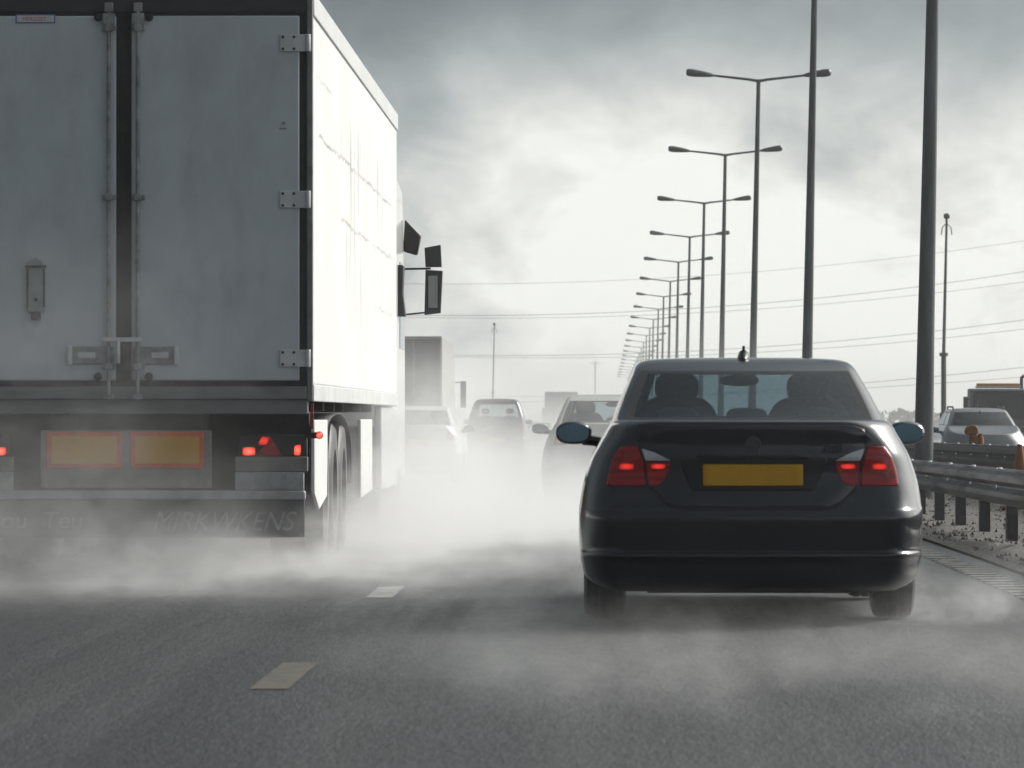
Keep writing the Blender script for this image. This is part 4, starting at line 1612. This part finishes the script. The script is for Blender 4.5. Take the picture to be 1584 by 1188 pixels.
# ------------------------------------------------------------------ traffic cones on the reserve
def cone(loc, label, lantern):
    root = empty('traffic_cone', loc)
    q = MB()
    q.lathe([(.03, .17), (.035, .15), (.60, .055), (.74, .034), (.76, .03), (.76, .0001)], (0, 0, 0), 'z', 20)
    q.build('cone_body', M['orange'], root)
    q = MB()
    q.box(-.22, .22, -.22, .22, 0, .04)
    q.build('cone_base', M['orange'], root, bevel=.015)
    if lantern:
        q = MB()
        q.box(-.06, .06, -.035, .035, .74, .86)
        q.build('lamp_case', M['orange'], root, bevel=.02)
        q = MB()
        q.lathe([(-.05, .0001), (-.05, .07), (-.025, .095), (.025, .095), (.05, .07), (.05, .0001)], (0, 0, .945), 'y', 22)
        q.build('lamp_lens', M['orange'], root)
    return tag(root, label, 'traffic cone')


wl = empty('warning_lamp', (5.36, 72.6, zr(72.6) + .775))
q = MB()
q.box(-.06, .075, -.055, .055, -.005, .145)
q.build('battery_case', M['orange'], wl, bevel=.03)
q = MB()
q.prism(roundpoly([(-.125, .155), (-.05, .135), (.06, .14), (.075, .20), (.055, .272), (-.03, .285), (-.10, .255), (-.13, .21)], .03, 3), 'y', -.05, .05)
q.build('lamp_lens', M['orange'], wl, bevel=.02)
q = MB()
q.lathe([(0, .045), (.10, .045), (.13, .03), (.16, .032), (.165, .0001)], (.105, -.02, -.005), 'z', 14)
q.build('spare_cell', M['orange'], wl)
tag(wl, 'orange warning lamp standing on the far crash barrier in front of the silver estate', 'lamp')
cone((4.84, 58.2, zr(58) + .06), 'plain orange traffic cone at the right edge of the picture', False)

# ------------------------------------------------------------------ masts, wires
def mast(X, Y, H, r, label, camera=True):
    root = empty('camera_mast', (X, Y, zr(Y)))
    q = MB()
    q.tube([(0, 0, -.3), (0, 0, H * .42), (.0, 0, H * .43), (.12, 0, H)], [r, r * .9, r * .62, r * .4], 12)
    q.tube([(0, 0, H * .42), (0, 0, H * .435)], [r * 1.5, r * 1.5], 12)
    q.build('pole', M['lamp_pole'], root)
    q = MB()
    q.box(-.16, .2, -.12, .12, 1.0, 1.7)
    q.build('cabinet', M['lamp_pole'], root, bevel=.02)
    q = MB()
    q.ellipsoid((.12, -.05, H + .22), (.13, .22, .12), 12, 8, p=.7)
    q.tube([(.12, 0, H - .05), (.12, 0, H + .14)], .05, 8)
    q.tube([(-.1, 0, H - .55), (-.06, 0, H - .25), (.12, 0, H - .05), (.3, 0, H - .25), (.34, 0, H - .55)], .022, 6)
    q.build('camera_head', M['lantern'], root)
    return tag(root, label, 'mast')


mast((1459 - VX) * 206 / FPX, 206, 9.6, .12, 'thin mast with a camera on top, right of the nearest lamp post')
mast((762.5 - VX) * 423 / FPX, 423, 9.75, .10, 'lone thin mast rising above the roof of the dark people carrier')
q = MB()
d = 1800
q.tube([(0, 0, -1), (0, 0, 26)], [.35, .25], 8)
q.tube([(-1.6, 0, 25), (1.6, 0, 25)], .15, 6)
tp = q.build('telegraph_pole', M['lamp_pole'], None)
tp.location = (-3.6, d, zr(d))
tag(tp, 'very faint far pole standing above the beige saloon roof', 'pole')


def wire(pts, Y, r, zshift=0):
    """overhead cable hung between towers out of the frame; pts are picture points it passes through"""
    xs = np.array([p[0] for p in pts], float)
    ys = np.array([p[1] for p in pts], float)
    co = np.polyfit(xs, ys, 2 if len(pts) > 2 else 1)
    P = []
    for x in np.linspace(-400, 2100, 60):
        y = np.polyval(co, x)
        P.append(((x - VX) * Y / FPX, Y, 1.2 + (HY - y) * Y / FPX))
    q = MB()
    q.tube(P, r * .62, 6)
    o = q.build('overhead_wire', M['wire'], None)
    return tag(o, 'thin overhead wire sagging across the pale sky behind the lamp posts', 'wire', 'overhead wires crossing the sky')


wire([(700, 440), (960, 432), (1340, 406), (1584, 372)], 520, .028)
wire([(640, 487), (950, 484.5), (1340, 452), (1584, 421)], 520, .042)
wire([(640, 491), (950, 489), (1340, 465), (1584, 436)], 530, .034)
wire([(715, 549), (960, 548), (1340, 523), (1584, 495)], 520, .042)
wire([(715, 552), (960, 552.5), (1340, 534), (1584, 509)], 530, .038)
wire([(1340, 592), (1460, 581), (1584, 568)], 520, .042)
wire([(1340, 600), (1460, 592.5), (1584, 583)], 530, .032)


# ------------------------------------------------------------------ far hedges
def hedge(name, x0, x1, y0, y1, h, label, seed, n=9000, leaf=.45):
    r = np.random.default_rng(seed)
    q = MB()
    t = r.random(n)
    prof = 0.55 + 0.45 * np.abs(np.sin(t * 37 + seed) * np.sin(t * 91 + 1.3)) + .25 * np.sin(t * 13)
    for i in range(n):
        tt = t[i]
        x = x0 + (x1 - x0) * tt + r.normal(0, 1.0)
        y = y0 + (y1 - y0) * tt + r.normal(0, 2.0)
        z = zr(y) + h * prof[i] * r.random() ** .6
        d1 = r.normal(size=3) * leaf
        d2 = r.normal(size=3) * leaf
        c = np.array((x, y, z))
        q.add([c - d1 * .5, c + d1 * .5, c + d2 * .7], [(0, 1, 2)])
    o = q.build(name, principled('hedge_leaf', (0.06, 0.07, 0.045), .8, spec=.2, var=.5, vscale=.6), recalc=False)
    return tag(o, label, 'hedge', kind='stuff')


hedge('far_wood', -420, 900, 1500, 1250, 8, 'low dark belt of far trees along the horizon', 3, 14000, 1.6)

# ------------------------------------------------------------------ air and spray
def volume_mat(name, dens, aniso=.35, col=(1, 1, 1), fn=None):
    m = bpy.data.materials.new(name)
    m.use_nodes = True
    nt = m.node_tree
    nt.nodes.clear()
    k = NT(nt)
    out = k.n('ShaderNodeOutputMaterial')
    pv = k.n('ShaderNodeVolumePrincipled')
    pv.inputs['Color'].default_value = (*col, 1)
    pv.inputs['Anisotropy'].default_value = aniso
    pv.inputs['Density'].default_value = dens
    if fn:
        tc = k.n('ShaderNodeTexCoord')
        k.l(fn(k, tc), pv.inputs['Density'])
    k.l(pv.outputs[0], out.inputs['Volume'])
    return m


def vol_box(name, x0, x1, y0, y1, z0, z1, mat, label, cat, tilt=0.0):
    q = MB()
    cx, cy, cz = (x0 + x1) / 2, (y0 + y1) / 2, (z0 + z1) / 2
    q.box(x0 - cx, x1 - cx, y0 - cy, y1 - cy, z0 - cz, z1 - cz)
    o = q.build(name, mat, None)
    o.location = (cx, cy, cz)
    o.rotation_euler = (tilt, 0, 0)
    return tag(o, label, cat, kind='stuff')


vol_box('haze', -2500, 2500, -260, 7000, -70, 14, volume_mat('haze_air', .00042, .3, (.97, .985, 1.0)), 'thin damp air over the whole motorway', 'haze')


def spray(x0, x1, y0, y1, z1, dens, label, scale=1.0, zfall=.5, soft=(.35, .35), seed=0.0, thr=.38, zpow=1.6, z0=None, aniso=.45, col=(.985, .992, 1.0)):
    """drifting tyre spray: a box whose density falls off to all its sides and upward, broken by noise"""
    zb = (zr(y0) + zr(y1)) / 2 - .06 if z0 is None else z0
    tilt = math.atan2(zr(y1) - zr(y0), y1 - y0)

    def fn(k, tc):
        G_ = tc.outputs['Generated']
        s = k.n('ShaderNodeSeparateXYZ')
        k.l(G_, s.inputs[0])
        fx = k.math('MULTIPLY', k.ramp(s.outputs[0], 0, soft[0]), k.ramp(s.outputs[0], 1 - soft[0], 1, 1, 0))
        fy = k.math('MULTIPLY', k.ramp(s.outputs[1], 0, soft[1]), k.ramp(s.outputs[1], 1 - soft[1], 1, 1, 0))
        fz = k.math('POWER', k.math('SUBTRACT', 1.0, s.outputs[2], clamp=True), zpow)
        nz = k.noise(k.mapping(tc.outputs['Object'], (1, .4, 1.7), (seed, seed * 2.3, seed * .7)), scale, 7, .62, .6)
        f = k.ramp(nz, thr, thr + .25, 0.05, 1.15)
        nf = k.noise(k.mapping(tc.outputs['Object'], (1, .5, 1.5), (seed * 3, seed, 1.7)), scale * 4.5, 4, .6, .8)
        f = k.math('MULTIPLY', f, k.ramp(nf, .36, .62, .35, 1.45))
        v = k.math('MULTIPLY', k.math('MULTIPLY', fx, fy), k.math('MULTIPLY', fz, f))
        return k.math('MULTIPLY', v, dens)
    m = volume_mat('spray_' + str(len(MATS)), dens, aniso, col, fn)
    MATS['spray_' + str(len(MATS))] = m
    return vol_box('spray', x0, x1, y0, y1, zb, zb + z1, m, label, 'spray', tilt)


# behind the lorry, rolling back from its rear wheels towards the camera
spray(-6.6, -1.05, 26.4, 37.1, 1.15, .34, 'grey spray trailing on the road behind the white lorry', scale=.9, seed=1.0, zpow=2.2)
spray(-3.1, -0.93, 31.6, 38.3, .7, .9, 'bright spray thrown off the rear wheels of the white lorry', scale=1.4, seed=2.2, zpow=1.6)
spray(-5.6, -1.6, 27.5, 33.3, 2.6, .10, 'thin veil of spray in front of the lorry underrun bumper', scale=.7, seed=4.1, zpow=1.2)
# beside and beyond the lorry
spray(-2.45, -.75, 35.2, 49.5, 1.9, .30, 'white spray rising along the right side wheels of the lorry', scale=.9, seed=9.3, zpow=1.2, soft=(.3, .2))
spray(-3.7, 1.05, 39.4, 57, 1.2, .48, 'white spray filling the lane between the lorry and the beige saloon', scale=.6, seed=3.3, zpow=2.1, soft=(.3, .22), thr=.32)
spray(-2.3, 1.4, 27.3, 40.9, .5, .22, 'low film of spray blowing across the lane marking between the lorry and the dark saloon', scale=.8, seed=14.1, zpow=1.2, soft=(.3, .3), thr=.34)
spray(-3.4, 2.3, 43, 58.4, 2.3, .05, 'faint veil of mist just behind the beige saloon', scale=.4, seed=12.3, zpow=.9, soft=(.25, .25), thr=.30)
spray(-8.6, .85, 63, 158, 1.9, .042, 'bank of white spray swallowing the cars ahead', scale=.25, seed=5.7, zpow=1.8, soft=(.25, .15), thr=.30)
spray(-14.1, 3.05, 161, 700, 4.5, .012, 'pale mist over the far part of the motorway', scale=.06, seed=6.6, zpow=1.6, soft=(.2, .15), thr=.28)
# behind the dark saloon
spray(-1.6, 3.0, 17.0, 25.3, .42, .17, 'thin spray behind the wheels of the dark navy saloon', scale=1.2, seed=7.9, zpow=1.5, thr=.36)
spray(1.22, 2.71, 25.6, 28.2, .5, .7, 'spray puff off the right rear tyre of the dark saloon', scale=2.0, seed=8.4, zpow=1.6)
spray(-.5, .45, 25.6, 29.2, .6, .85, 'spray puff off the left rear tyre of the dark saloon', scale=2.0, seed=3.9, zpow=1.6)
